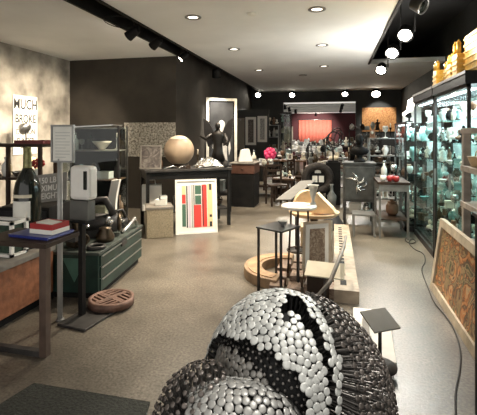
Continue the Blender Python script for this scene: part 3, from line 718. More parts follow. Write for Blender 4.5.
solo('iron_pulley', g, bronze, 'squat bronze pulley standing at front edge of the green chest', 'machine part', tc_(-.12, .42), group='old machine parts on the green chest')
g = G(); g.torus((0, 0, .02), .075, .018, 20, 8); solo('iron_ring', g, darksteel, 'dark iron ring lying flat on the green chest', 'machine part', tc_(-.08, .13), group='old machine parts on the green chest')
g = G(); g.tube([(-.2, 0, .02), (-.05, .02, .03), (.08, -.02, .12), (.17, 0, .03)], .022, 8); solo('bent_lever', g, silver, 'bright bent metal lever lying on the green chest', 'machine part', tc_(-.04, .93), 1.6, 'old machine parts on the green chest')

# manhole cover propped on the base plate
p = F(113, 302)
t = thing('manhole_cover', 'round brown cast iron drain cover with slots lying on the floor', 'drain cover', (p.x + .03, p.y - .08, .0225), .5)
g = G(); R = .205
n = 40
# slotted plate: rows of bars inside a rim
g.lathe([(R * .84, .0), (R, .0), (R, .06), (R * .84, .062), (R * .84, .0)], n)
obj('rim', g, brownm, t)
g = G()
T1 = Matrix.Rotation(.6, 4, 'Z')
for q, (ox, oy, d) in enumerate([(-1, -1, 0), (-1, 1, 1), (1, -1, 1), (1, 1, 0)]):
    # each quarter: bars running one way, at right angles to its neighbour
    for i in range(4):
        c = .018 + i * .046
        L = math.sqrt(max(0, (R * .87) ** 2 - (c + .012) ** 2))
        if d: g.box(min(ox * c, ox * (c + .022)), max(ox * c, ox * (c + .022)), min(0, oy * L), max(0, oy * L), .028, .058, T=T1)
        else: g.box(min(0, ox * L), max(0, ox * L), min(oy * c, oy * (c + .022)), max(oy * c, oy * (c + .022)), .028, .0575, T=T1)
g.box(-.016, .016, -R * .86, R * .86, .026, .059, T=T1); g.box(-R * .86, R * .86, -.016, .016, .026, .0595, T=T1)
obj('slotted_plate', g, brownm, t)
g = G(); g.lathe([(R * .83, .002), (.001, .003)], n); obj('underside', g, black, t)
# doormat
g = G(); g.prism([tuple(F(x, y)[:2]) for x, y in ((-30, 470), (130, 470), (150, 404), (34, 385), (-30, 425))], 0, .014)
solo('doormat', g, M('mat_fibre', (.025, .026, .02), .95, var=.5, scale=60, bump=.6), 'dark fibre floor mat in front of the steel frame table', 'mat')

# ------------------------------------------------------------------ left back: poster wall, shelf, weight sign, glass case
t = thing('poster', 'tall white poster with black words pinned on the concrete wall', 'poster', (-5.69, 6.64, 1.2))
g = G(); g.box(0, .012, -.31, .31, 0, 1.1); obj('sheet', g, paper, t)
ink = M('black_ink', (.02, .02, .02), .7, var=0)
for s, z, sz in (('MUCH', .93, .27), ('BROKE', .66, .22), ('DICTION', .42, .15), ('SUNDER', .25, .15), ('TOUS', .08, .13)):
    text('lettering', s, sz, ink, t, (.014, 0, z), (PI / 2, 0, PI / 2), sx=.78)
p = PX(26, 118, -5.3)
t = thing('adjustable_lamp', 'small metal lamp with round shade on a thin stem before the poster', 'lamp', (p.x, p.y, 0))
g = G(); g.cyl((0, 0, .02), (0, 0, 1.62), .012, n=8); obj('stem', g, darksteel, t)
g = G(); g.lathe([(.16, 0), (.16, .02)], 20); obj('base', g, darksteel, t)
g = G(); g.lathe([(.11, 0), (.1, .06), (.06, .12), (.02, .15)], 20, T=Matrix.Translation((0, 0, 1.66)) @ Matrix.Rotation(-1.0, 4, 'Y')); obj('lamp_shade', g, steel, t)
# tall dark shelf table in the corner
p1 = W(-14, 147, 4.6)
t = thing('tall_console', 'tall narrow dark table at the frame edge with red tray on top', 'table', (-4.02, 4.62, 0), .1)
g = G(); g.box(-.55, .42, -.2, .2, 1.42, 1.46); obj('tabletop', g, dwood, t)
g = G(); g.box(-.55, .42, -.2, .2, 1.0, 1.03); obj('shelf', g, dwood, t)
for x in (-.5, -.06, .38):
    for y in (-.17, .17): g = G(); g.cb((x, y, .71), (.04, .04, 1.42)); obj('leg', g, dwood, t)
t = thing('red_tray', 'dark red shallow tray on the tall narrow dark table', 'tray', (-3.84, 4.64, 1.46), .1)
g = G(); g.box(-.16, .2, -.13, .13, 0, .012); obj('base', g, darkred, t)
g = G()
for a in ((-.18, -.16, -.15, .15), (.2, .22, -.15, .15), (-.16, .2, -.15, -.13), (-.16, .2, .13, .15)): g.box(*a, 0, .045)
obj('rim', g, darkred, t)
# weight sign on a dark cabinet
t = thing('dark_cabinet', 'low black cabinet behind the champagne bottle carrying the weight sign', 'cabinet', (-3.22, 4.02, 0), .15)
g = G(); g.box(-.35, .22, -.25, .25, 0, .80); obj('body', g, black, t, .004)
g = G(); g.box(-.33, -.07, -.262, -.25, .05, .76); d = obj('door', g, blackm, t); g = G(); g.cyl((-.06, -.28, .5), (-.06, -.262, .5), .012, n=8); obj('knob', g, steel, d)
g = G(); g.box(-.06, .20, -.262, -.25, .05, .76); d = obj('door', g, blackm, t); g = G(); g.cyl((.01, -.28, .5), (.01, -.262, .5), .012, n=8); obj('knob', g, steel, d)
t = thing('weight_sign', 'grey leaning sign with white capital letters about maximum weight', 'sign', (-3.05, 3.88, .85), .22, rx=-.3, ry=-.12)
g = G(); g.box(-.26, .22, 0, .015, 0, .31); obj('board', g, M('sign_grey', (.27, .26, .235), .6, var=.2), t)
for s, z in (('150 LB', .235), ('MAXIMUM', .148), ('WEIGHT', .06)): text('lettering', s, .092, white, t, (.0, -.003, z), sx=.78)
# glass display case near the dark return wall
t = thing('glass_display_case', 'tall glass display case with pale shelf contents near dark wall', 'display case', (-3.33, 5.25, 0), .2)
g = G()
for x in (-.4, .4):
    for y in (-.2, .2): g.cb((x, y, .85), (.022, .022, 1.7))
obj('frame', g, darksteel, t)
g = G(); g.box(-.41, .41, -.22, .22, 1.685, 1.70, T=Matrix.Rotation(-.05, 4, 'Y')); obj('lid', g, steel, t)
g = G()
for y in (-.205, .205): g.box(-.39, .39, y, y + .004, .4, 1.68)
for x in (-.405, .401): g.box(x, x + .004, -.19, .19, .4, 1.68)
obj('glazing', g, clear, t)
for z in (.4, .95, 1.36):
    g = G(); g.box(-.39, .39, -.19, .19, z - .015, z); obj('shelf', g, mwood if z < 1.3 else gwood, t)
g = G(); g.box(-.38, .38, .185, .2, .4, 1.66); obj('back_panel', g, black, t)  # black sheet added so the case looks dark inside
g = G(); g.box(-.39, .39, -.19, .19, 0, .385); obj('plinth', g, black, t)
Tc = Matrix.Translation((-3.33, 5.25, 0)) @ Matrix.Rotation(.2, 4, 'Z')
def on(T, x, y, z): return T @ Vector((x, y, z))
item('bowl', 'ivory', on(Tc, .1, 0, 1.36), .12, 'on upper shelf of the tall glass display case')
item('bottle', 'pale', on(Tc, -.28, 0, 1.36), .24, 'on upper shelf of the tall glass display case')
item('books', 'white', on(Tc, .15, 0, .95), .1, 'on middle shelf of the tall glass display case')
item('vase', 'aqua', on(Tc, -.2, 0, .95), .2, 'on middle shelf of the tall glass display case')
item('box', 'cream', on(Tc, .1, -.02, .4), .16, 'on lowest shelf of the tall glass display case')
# wall papers on the return wall
t = thing('newsprint_panel', 'panel of pale printed papers on the dark wall behind the globe', 'poster', (-3.75, 7.98, 1.1))
g = G(); g.box(-.62, .55, 0, .012, 0, .72); obj('sheet', g, art('newsprint', [(.05, .045, .04), (.20, .18, .15), (.55, .52, .45), (.7, .67, .6)], 26, 'noise', .5), t)

# ------------------------------------------------------------------ work table with globe
RT = .61
A = Vector((-2.95, 5.95, 0))
TB = Matrix.Translation((-2.52, 6.75, 0)) @ Matrix.Rotation(RT, 4, 'Z')
t = table('work_table', 'dark steel work table carrying the big tan globe', (-2.52, 6.75, 0), 1.5, .66, 1.0, darksteel, blackm, RT, shelf=.3, lt=.05)
g = G(); g.box(-.72, .72, -.29, .29, .84, .95); obj('drawer_case', g, blackm, t)
t = thing('globe', 'big weathered tan globe with lit top painted paler on the steel work table', 'globe', on(TB, -.12, -.02, 1.0))
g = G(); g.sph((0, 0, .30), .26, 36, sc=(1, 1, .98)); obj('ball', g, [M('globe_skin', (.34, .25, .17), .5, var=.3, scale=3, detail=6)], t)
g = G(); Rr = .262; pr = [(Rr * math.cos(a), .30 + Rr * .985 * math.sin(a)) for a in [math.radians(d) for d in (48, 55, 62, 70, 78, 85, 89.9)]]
g.lathe(pr, 36); obj('cap', g, M('globe_lit_top', (.60, .50, .38), .5, var=.15, scale=4), t)  # paler shell over the top: falling light put into the colour
g = G(); g.lathe([(.14, 0), (.15, .02), (.1, .05), (.12, .08)], 24); obj('stand', g, dwood, t)
t = thing('small_mirror', 'square grey framed picture standing at the near end of the work table', 'picture', on(TB, -.62, -.1, 1.0), RT - .35)
pic_frame(t, .36, .40, gwood, paper, ART[2], bw=.025, mw=0, lean=.1)
t = thing('crumpled_metal', 'heap of crumpled silvery sheet metal on the work table', 'sculpture', on(TB, .42, 0, 1.0), RT)
g = G(); r = random.Random(5); n = 22; vs = []; fs = []
for i in range(n):
    for j in range(14):
        x = -.26 + .52 * i / (n - 1); y = -.16 + .32 * j / 13
        e = max(0, 1 - (x / .27) ** 2) * max(0, 1 - (y / .17) ** 2)
        vs.append((x + r.uniform(-.01, .01), y + r.uniform(-.01, .01), .004 + e * .12 * (1 - .6 * x) + e * r.uniform(0, .07)))
for i in range(n - 1):
    for j in range(13): a = i * 14 + j; fs.append((a, a + 14, a + 15, a + 1))
g.add(vs, fs); o = obj('sheet', g, silver, t); sm = o.modifiers.new('solid', 'SOLIDIFY'); sm.thickness = .004
for k, (x, y, lab) in enumerate(((-.3, -.22, 'curl of torn metal below the globe at the table edge'), (.2, -.24, 'second curl of torn metal beside the crumpled heap'), (-.12, -.26, 'small loose curl of metal directly in front of the globe'))):
    g = G(); g.tube([(-.1, 0, .012), (-.04, .03, .03), (.03, -.02, .05), (.1, .01, .015)], [.012, .014, .014, .01], 7)
    solo('metal_curl', g, silver if k != 1 else bronze, lab, 'metal scrap', on(TB, x, y, 1.0), RT + k * .4, 'metal scraps on the work table')
# leaning stripe print
t = thing('stripe_print', 'white framed print of coloured vertical stripes leaning on the work table', 'picture', F(176, 235) + Vector((.29, .16, 0)), .5, rx=-.12)
cols = [M('ink_' + n_, c, .5, var=.05) for n_, c in (('white', (.76, .74, .70)), ('black', (.03, .03, .03)), ('red', (.62, .05, .04)), ('orange', (.72, .28, .05)), ('peach', (.80, .55, .30)), ('grey', (.35, .35, .33)), ('green', (.06, .13, .09)), ('lilac', (.55, .47, .55)))]
g = G(); a, b = .335, .86
for x0, x1, z0, z1 in ((-a, -a + .03, 0, b), (a - .03, a, 0, b), (-a + .03, a - .03, 0, .03), (-a + .03, a - .03, b - .03, b)): g.box(x0, x1, -.02, .015, z0, z1)
obj('frame', g, white, t)
g = G(); g.box(-a + .03, a - .03, -.006, 0, .03, b - .03, 0)
S = [(-.23, -.17, .62, .76, 4), (-.23, -.17, .48, .62, 2), (-.23, -.17, .12, .47, 6), (-.16, -.14, .1, .76, 1), (-.13, -.09, .1, .77, 7), (-.08, -.055, .1, .77, 5), (-.045, -.03, .1, .77, 1), (-.02, .08, .62, .76, 6), (-.02, .08, .46, .6, 6), (-.04, .08, .1, .45, 2), (.09, .17, .1, .77, 2), (.10, .115, .12, .75, 1), (.18, .26, .1, .78, 4), (.21, .25, .68, .78, 1), (.21, .25, .1, .18, 1), (.21, .25, .25, .29, 1)]
for k, (x0, x1, z0, z1, c) in enumerate(S): g.box(x0, x1, -.0075 - .0003 * k, -.006, z0, z1, c)
obj('print', g, cols, t)
# wicker box, white hoop and papers
t = thing('patterned_box', 'square tan box with woven pattern on the floor beside the stripe print', 'box', F(160, 236) + Vector((-.04, .05, 0)), .5)
wick = art('wicker', [(.1, .08, .05), (.30, .25, .17), (.5, .43, .32)], 40)
g = G(); g.box(-.2, .2, -.2, .2, 0, .46); obj('body', g, wick, t, .01)
g = G(); g.box(-.205, .205, -.205, .205, .44, .47); obj('rim', g, gwood, t)
item('books', 'white', F(160, 236) + Vector((.0, .05, .471)), .09, 'on top of the patterned tan box', .2)
item('books', 'grey', F(160, 236) + Vector((.03, .05, .562)), .06, 'on the white book above patterned box', .7)
t = thing('curved_white_panel', 'tall bent white panel leaning beside the near leg of the work table', 'panel', (-2.62, 4.86, 0), .1, ry=-.1)
g = G(); n = 12; pts = [(-.10 - .10 * math.sin(PI * i / n), .05 + .95 * i / n) for i in range(n + 1)]; pts += [(x + .11, z) for x, z in pts[::-1]]
g.prism(pts, -.03, .03, T=Matrix.Rotation(PI / 2, 4, 'X')); obj('panel', g, white, t, .006)
g = G(); g.box(-.16, .06, -.05, .05, 0, .05); obj('foot', g, blackm, t)
t = thing('paper_bag', 'bright white paper bag under the near end of the work table', 'bag', (-3.0, 6.42, .305), .4)
g = G(); g.box(-.16, .16, -.1, .1, 0, .42); obj('body', g, white, t); g = G(); g.tube([(-.06, 0, .42), (-.05, 0, .5), (.05, 0, .5), (.06, 0, .42)], .006, 6); obj('handle', g, paper, t)
# dark cart behind with winged statue
table('dark_cart', 'narrow dark steel cart with shelves carrying the black statue', (-2.25, 7.85, 0), .55, .5, .98, darksteel, blackm, .2, shelf=.45, lt=.035)
t = thing('winged_statue', 'black standing statue with raised wings before the tall framed photograph', 'statue', (-2.25, 7.85, .98), .2)
sk = M('statue_black', (.02, .017, .015), .4, .2, var=.3)
g = G(); g.lathe([(.16, .05), (.1, .25), (.09, .42), (.13, .56), (.12, .62), (.05, .66), (.045, .7)], 18, ay=.7); g.sph((0, -.01, .76), .06, 14, sc=(.9, 1, 1.2))
g.tube([(-.12, 0, .6), (-.24, -.02, .5), (-.36, -.04, .56)], [.04, .035, .02], 8); g.tube([(.12, 0, .6), (.2, -.06, .45), (.12, -.14, .38)], [.04, .035, .02], 8); obj('figure', g, sk, t)
for s in (-1, 1):
    g = G(); g.prism([(s * .05, .58), (s * .2, .86), (s * .3, .92), (s * .28, .6), (s * .2, .34), (s * .08, .42)][::s], .06, .085, T=Matrix.Rotation(PI / 2, 4, 'X') @ Matrix.Translation((0, 0, -.15))); obj('wing', g, sk, t)
g = G(); g.box(-.18, .18, -.14, .14, 0, .05); obj('base', g, black, t)
item('box', 'grey', (-2.25, 7.85, .45), .22, 'on the lower shelf of the dark cart')
# tall framed photograph standing on the wall
t = thing('framed_photograph', 'tall white framed black and white photograph of a standing person', 'picture', (-2.82, 10.2, .60), .62)
a3, z0, z1, T = pic_frame(t, .84, 1.90, ivory, black, M('photo_black', (.03, .028, .026), .5, var=.5, scale=3), bw=.07, mw=.04)
g = G()
def flat(poly): g.prism(poly, .003, .006, T=Matrix.Rotation(PI / 2, 4, 'X'))
flat([(.0 + .085 * math.cos(i * PI / 8), 1.22 + .11 * math.sin(i * PI / 8)) for i in range(16)])
flat([(-.05, 1.14), (.05, 1.14), (.06, 1.05), (.2, .98), (.25, .6), (.2, .42), (.16, .8), (.14, .5), (.17, .12), (-.17, .12), (-.13, .5), (-.15, .8), (-.2, .45), (-.25, .62), (-.19, .99), (-.06, 1.05)])
obj('pictured_figure', g, M('photo_grey', (.62, .57, .5), .6, var=.3, scale=6), t)
g = G(); g.box(-.33, .33, -.12, .12, 0, .595); solo('plinth_block', g, black, 'black plinth holding up the tall framed photograph', 'plinth', (-2.80, 10.2, 0), .62)

for kind, col, x, y, h, nm in (('bottle', 'brown', -.44, .0, .22, ''), ('jar', 'dark steel', .66, -.24, .13, ''), ('goblet', 'silver', .12, .26, .2, ''), ('clock', 'dark wood', -.46, .22, .2, ''), ('candlestick', 'bronze', .3, .27, .3, ''), ('box', 'dark wood', -.03, -.285, .06, '')):
    item(kind, col, on(TB, x, y, 1.0), h, 'on the steel work table near the globe', RT)
for kind, col, x, h in (('box', 'grey', -.08, .2), ('box', 'brown', .22, .22), ('basket', 'dark wood', .54, .17)):
    item(kind, col, on(TB, x, .0, .303), h, 'on the bottom shelf of the steel work table', RT)
for kind, col, x, y, z, h, pl in (('figurine', 'dark steel', -.1, .1, 1.36, .22, 'upper'), ('candlestick', 'silver', .3, .05, 1.36, .24, 'upper'), ('goblet', 'grey', -.15, -.1, 1.36, .15, 'upper'), ('bust', 'bronze', -.05, .09, .95, .22, 'middle'), ('bottle', 'dark steel', .3, .08, .95, .28, 'middle'), ('jar', 'grey', -.3, -.08, .95, .15, 'middle'), ('animal', 'bronze', -.2, .05, .4, .2, 'lowest'), ('vase', 'brown', .32, .05, .4, .3, 'lowest')):
    item(kind, col, on(Tc, x, y, z), h, f'on {pl} shelf of the tall glass display case', .3)
# lit console shelf at the left frame edge
Tk = Matrix.Translation((-4.02, 4.62, 0)) @ Matrix.Rotation(.1, 4, 'Z')
t = thing('glowing_lamp', 'small glowing yellow lamp on the shelf of the tall dark console', 'lamp', on(Tk, .1, .05, 1.033))
g = G(); g.lathe([(.06, 0), (.05, .02), (.015, .04), (.015, .1)], 14); obj('base', g, bronze, t)
g = G(); g.lathe([(.09, .1), (.06, .24), (.02, .25)], 16); obj('lamp_shade', g, M('lamp_yellow', (.95, .75, .4), .6, var=0, emit=2.2, ecol=(1, .72, .35)), t)
t = thing('red_flowers', 'bunch of red flowers in a glass on the tall dark console shelf', 'flowers', on(Tk, .27, -.05, 1.033))
g = G(); g.lathe([(.035, 0), (.045, .1), (.04, .1), (.03, .01)], 12); obj('vase', g, pale, t)
g = G()
for v in fib(26): g.sph((v[0] * .07, v[1] * .07, .17 + v[2] * .05), .022, 6)
obj('petals', g, red, t)
for kind, col, x, h in (('vase', 'white', -.15, .25), ('figurine', 'ivory', -.3, .28), ('bowl', 'silver', .0, .07)):
    item(kind, col, on(Tk, x, -.08, 1.03), h, 'on the shelf of the tall dark console')
for kind, col, x, y, h in (('goblet', 'silver', -.22, -.05, .2), ('bowl', 'silver', .2, .1, .06)):
    item(kind, col, (-3.30 + x, 4.02 + y + .1, .80), h, 'on the low black cabinet behind the weight sign')

# ------------------------------------------------------------------ brown-topped cabinet and the tables behind
t = thing('drawer_cabinet', 'black cabinet with red brown drawer and pale cloth corner beside the aisle', 'cabinet', (-1.93, 8.95, 0), 0)
g = G(); g.box(-.26, .26, -.3, .3, 0, .72); obj('body', g, black, t, .004)
g = G(); g.box(-.27, .27, -.31, .31, .72, .93); d = obj('drawer', g, M('brown_red_wood', (.10, .045, .03), .4, var=.3), t, .004)
g = G(); g.cyl((0, -.335, .82), (0, -.31, .82), .015, n=8); obj('knob', g, bronze, d)
g = G(); g.box(-.29, .29, -.33, .33, .93, .955); obj('top', g, gwood, t, .004)
t = thing('lantern_box', 'glowing white cube shaped paper lantern on the drawer cabinet', 'lamp', (-1.93, 8.95, .955), .3)
g = G(); g.add([(-.16, -.13, 0), (.16, -.13, 0), (.16, .13, 0), (-.16, .13, 0), (-.1, -.09, .27), (.08, -.09, .3), (.08, .09, .3), (-.1, .09, .27)], [(0, 3, 2, 1), (4, 5, 6, 7), (0, 1, 5, 4), (1, 2, 6, 5), (2, 3, 7, 6), (3, 0, 4, 7)]); obj('shade', g, white, t, .01)
g = G(); g.box(-.17, .17, -.14, .14, -.0, .012); obj('base', g, dwood, t)

BRIGHT = ['white', 'cream', 'pale', 'ivory', 'silver', 'aqua', 'bronze', 'grey', 'black', 'brown']
KIN = ['vase', 'bowl', 'bottle', 'jar', 'plate', 'figurine', 'bust', 'clock', 'candlestick', 'frame', 'box', 'goblet', 'lamp', 'animal']
def run(x0, x1, y, n, jy=.1, seed=0):
    r = random.Random(seed + 99); return [(x0 + (x1 - x0) * (i + .5) / n + r.uniform(-.02, .02), y + r.uniform(-jy, jy)) for i in range(n)]
def furn(label, place, loc, wx, wy, h, top, leg, n, hs=(.2, .4), seed=0, shelf=None, rz=0., nshelf=0, name='side_table', cols=BRIGHT, kinds=KIN):
    table(name, label, loc, wx, wy, h, top, leg, rz, shelf=shelf, lt=.045, apron=.08 if not shelf else None)
    pts = [(x, wy * (.22 if i % 2 else -.22)) for i, (x, y) in enumerate(run(-wx / 2 + .06, wx / 2 - .06, 0, n, 0, seed))]
    scatter('on ' + place, [(loc[0] + x, loc[1] + y) for x, y in pts], kinds, cols, hs, 'pieces on ' + place, seed, h, gap=(wx - .12) / n * 1.6)
    if nshelf:
        pts = run(-wx / 2 + .1, wx / 2 - .1, 0, nshelf, wy * .15, seed + 5)
        scatter('under ' + place, [(loc[0] + x, loc[1] + y) for x, y in pts], kinds, cols, (.12, .28), 'pieces under ' + place, seed + 5, shelf, gap=(wx - .2) / nshelf)
furn('dark wooden side table with lower shelf behind the drawer cabinet', 'the dark side table behind drawer cabinet', (-1.92, 10.3, 0), 1.0, .6, .78, dwood, dwood, 9, (.25, .5), 11, .28, nshelf=4)
furn('mid brown wooden console table along the aisle carrying the pink ornament', 'the brown console table', (-1.35, 11.6, 0), 1.2, .66, .85, mwood, dwood, 10, (.2, .42), 12, .3, nshelf=4)
furn('dark round legged table near the back opening', 'the dark table near back opening', (-2.0, 13.7, 0), 1.3, .6, .9, dwood, dwood, 8, (.25, .6), 13, .3, nshelf=3)
furn('pale wooden table in front of the back opening', 'the pale table before back opening', (-.55, 13.0, 0), 1.2, .7, .8, gwood, gwood, 11, (.2, .5), 14, .3, nshelf=4)
furn('grey steel table right of the back opening', 'the grey steel table', (.35, 12.2, 0), 1.1, .6, .9, greysteel, darksteel, 11, (.3, .6), 15, .35, nshelf=4)
furn('brown wooden desk behind the dark round wreath', 'the brown desk behind the wreath', (-.2, 10.4, 0), 1.0, .55, .78, mwood, dwood, 7, (.2, .4), 16, .3, nshelf=3)
furn('black table behind the engraved steel safe', 'the black table behind the safe', (.75, 9.6, 0), 1.1, .6, .95, black, black, 10, (.3, .65), 17, .4, nshelf=4)
furn('dark bench table against the far charcoal wall', 'the bench by the charcoal wall', (1.5, 14.6, 0), 1.2, .6, .9, dwood, dwood, 6, (.3, .6), 18)
furn('narrow wooden table against the long dark wall', 'the narrow table by dark wall', (-2.75, 11.8, 0), .6, 1.2, .85, mwood, dwood, 6, (.3, .6), 19)
furn('low wooden plant table left of the aisle', 'the low wooden plant table', (-1.15, 9.7, 0), .5, .5, .55, mwood, dwood, 3, (.15, .3), 20)
# pink ornament
t = thing('pink_ornament', 'bright pink faceted flower ornament on the brown console table', 'ornament', (-1.74, 11.36, .853))
g = G(); g.sph((0, 0, .16), .12, 12)
for k in range(22):
    v = fib(22)[k]; g.sph((v[0] * .13, v[1] * .13, .17 + v[2] * .13), .06, 8)
g.v = [(x, y, max(.005, z)) for x, y, z in g.v]; obj('petals', g, pink, t); g = G(); g.lathe([(.08, 0), (.07, .03)], 14); obj('base', g, darkred, t)
# chairs between tables
def chair(loc, rz, label, mat, group='wooden chairs by the tables'):
    t = thing('wooden_chair', label, 'chair', loc, rz, group)
    g = G(); g.box(-.2, .2, -.2, .2, .43, .46); obj('seat', g, mat, t, .008)
    g = G()
    for z in (.6, .72, .84): g.box(-.17, .17, .175, .195, z, z + .05)
    obj('backrest', g, mat, t)
    for x in (-.18, .18):
        g = G(); g.cb((x, -.18, .215), (.035, .035, .43)); obj('leg', g, mat, t)
        g = G(); g.cb((x, .185, .45), (.035, .035, .9)); obj('leg', g, mat, t)
    return t
chair((-1.25, 9.1, 0), .5, 'dark wooden slat back chair beside the low plant table', dwood)
chair((-.95, 11.0, 0), 1.2, 'dark wooden slat back chair in front of the brown console table', dwood)
chair((-.42, 11.6, 0), -.6, 'reddish brown wooden chair at the right end of the brown console table', mwood)
# leaning small framed print near the aisle
t = thing('leaning_print', 'small white framed print leaning on the chair beside the aisle', 'picture', F(280, 195) + Vector((0, .04, .20)), -.55, rx=-.3, ry=-.3)
pic_frame(t, .26, .42, white, paper, ART[0], bw=.03, mw=.02)
g = G(); g.box(-.2, .2, -.15, .15, 0, .16); p = F(280, 195); solo('low_stool_block', g, dwood, 'low dark block under the small leaning print', 'block', (p.x, p.y + .25, 0), -.5)
# pictures on a free standing display panel before the dark wall
q0, q1 = PY(236, 150, 13.0), PY(269, 150, 13.0)
t = thing('picture_screen', 'dark free standing screen carrying the white framed pictures', 'screen', ((q0.x + q1.x) / 2, 13.0, 0))
g = G(); wq = (q1.x - q0.x) / 2; g.box(-wq, wq, -.02, .02, .08, 2.35); obj('panel', g, greywall, t)
g = G(); g.box(-wq, wq, -.2, .2, 0, .08); obj('foot', g, black, t)
for px0, px1, y0, y1, lab, am in ((237, 244.5, 118, 150, 'plain beige panel hung beside two white framed pictures', None), (245.5, 256, 117, 145, 'white framed dark picture on the dark screen, left one', ART[2]), (257.5, 267, 116, 142, 'white framed grey picture on the dark screen, right one', ART[0])):
    a_, b_ = PY(px0, y1, 12.95), PY(px1, y0, 12.95); wd = b_.x - a_.x; ht = b_.z - a_.z
    t = thing('wall_picture', lab, 'picture', ((a_.x + b_.x) / 2, 12.955, a_.z), 0, 'pictures on the dark screen')
    if am: pic_frame(t, wd, ht, white, paper, am, bw=.06, mw=.02)
    else:
        g = G(); g.box(-wd / 2, wd / 2, -.02, .02, 0, ht); obj('panel', g, M('beige_panel', (.25, .22, .18), .7, var=.1), t)
        g = G(); g.box(-.02, .02, -.025, -.02, ht - .08, ht - .04); obj('clip', g, steel, t)
# glass tower by the opening
t = thing('glass_tower', 'slim lit glass tower cabinet at the left edge of the back opening', 'display case', (-1.75, 15.2, 0))
g = G()
for x in (-.2, .2):
    for y in (-.2, .2): g.cb((x, y, 1.15), (.025, .025, 2.3))
g.box(-.22, .22, -.22, .22, 2.3, 2.36); g.box(-.22, .22, -.22, .22, 0, .12); obj('frame', g, darksteel, t)
g = G()
for y in (-.2, .196): g.box(-.19, .19, y, y + .004, .12, 2.3)
obj('glazing', g, clear, t)
for z in (.6, 1.1, 1.6, 2.0): g = G(); g.box(-.19, .19, -.19, .19, z - .012, z); obj('shelf', g, shelfglass, t)
for z, nm in ((.6, 'lowest'), (1.1, 'second'), (1.6, 'third'), (2.0, 'top')):
    scatter(f'on the {nm} shelf of the slim glass tower', [(-1.85, 15.2), (-1.65, 15.15)], ['vase', 'figurine', 'jar', 'bottle'], ['white', 'pale', 'aqua', 'ivory'], (.22, .32), 'pieces in the glass tower', int(z * 10), z, gap=.17)

# ------------------------------------------------------------------ centre island
# dark wreath mirror with two cards
p = F(318, 205)
t = thing('dark_wreath', 'upright dark woven ring with two small white cards inside', 'wreath', (p.x, p.y - .1, 0), .1)
Tm = Matrix.Translation((0, 0, .60)) @ Matrix.Rotation(PI / 2, 4, 'X')
g = G(); g.torus((0, 0, 0), .27, .085, 40, 10, T=Tm); obj('ring', g, M('wreath_brown', (.022, .017, .014), .7, var=.5, scale=25, bump=.8), t)
g = G()
for x0 in (-.12, .02): g.box(x0, x0 + .11, -.012, 0, .52, .66)
g.prism([(-.07, .72), (.07, .72), (.06, .77), (0, .80), (-.06, .77)], 0, .012, T=Matrix.Rotation(PI / 2, 4, 'X')); obj('card', g, paper, t)
g = G(); g.box(-.19, .19, 0, .01, .42, .80); obj('backing', g, black, t)
g = G(); g.box(-.12, .12, -.1, .1, 0, .26); obj('foot', g, black, t)
item('vase', 'grey', (p.x + .3, p.y - .25, 0), .5, 'standing on the floor right of the dark wreath', k=3)
# wooden ring mould, curved
t = thing('curved_mould', 'thick curved wooden mould segment lying on the floor like an open ring', 'wooden mould', (-.50, 4.62, 0))
g = G(); g.arcslab(.30, .50, 0, .11, math.radians(88), math.radians(262), 36); obj('arc', g, M('mould_wood', (.28, .18, .10), .5, var=.3, scale=9), t, .008)
g = G(); g.arcslab(.34, .46, .11, .118, math.radians(95), math.radians(255), 36); obj('inlay', g, M('mould_inlay', (.34, .21, .11), .5, var=.3, scale=14), t)
# flat rusty plates in the ring
t = thing('stone_slab_base', 'low base of broken rust brown slabs inside the curved mould', 'base', (-.25, 4.55, 0))
slab = art('slab', [(.09, .055, .035), (.20, .13, .09), (.34, .26, .19)], 9)
r = random.Random(3)
k = 0
for i in range(4):
    for j in range(4):
        g = G(); x0 = -.39 + j * .17; y0 = -.52 + i * .24; h = r.uniform(.07, .13)
        g.prism([(x0 + r.uniform(0, .02), y0 + r.uniform(0, .03)), (x0 + .155, y0 + r.uniform(0, .03)), (x0 + .155 - r.uniform(0, .02), y0 + .21), (x0 + r.uniform(0, .03), y0 + .22)], 0, h); obj('slab', g, slab, t, .006)
# dark square side table
c = sum((F(x, y, .65) for x, y in [(262, 228), (277, 221), (302, 226), (292, 233)]), Vector()) / 4
t = table('square_side_table', 'small black square side table with thin legs over the slabs', (c.x - .05, c.y + .02, .0), .32, .34, .65, M('slate', (.045, .047, .047), .3, .3, var=.2), darksteel, -.5, thick=.018, lt=.02)
item('bowl', 'grey', (c.x - .01, c.y + .05, .65), .05, 'on the small black square side table')
# white round stool table
p = F(299, 205, .83)
t = thing('white_round_table', 'small round white topped table on three thin dark legs', 'table', (p.x, p.y, 0))
g = G(); g.lathe([(.17, .795), (.185, .80), (.19, .815), (.185, .83), (.001, .832)], 40); obj('tabletop', g, M('warm_white', (.82, .77, .68), .3, var=.03), t)  # one even warm white over the whole top
for k in range(3):
    a = k * 2 * PI / 3 + .5; g = G(); g.cyl((.1 * math.cos(a), .1 * math.sin(a), .8), (.15 * math.cos(a), .15 * math.sin(a), .07), .011, n=8); obj('leg', g, dwood, t)
g = G(); g.torus((0, 0, .35), .125, .008, 24, 6); obj('ring_brace', g, dwood, t)
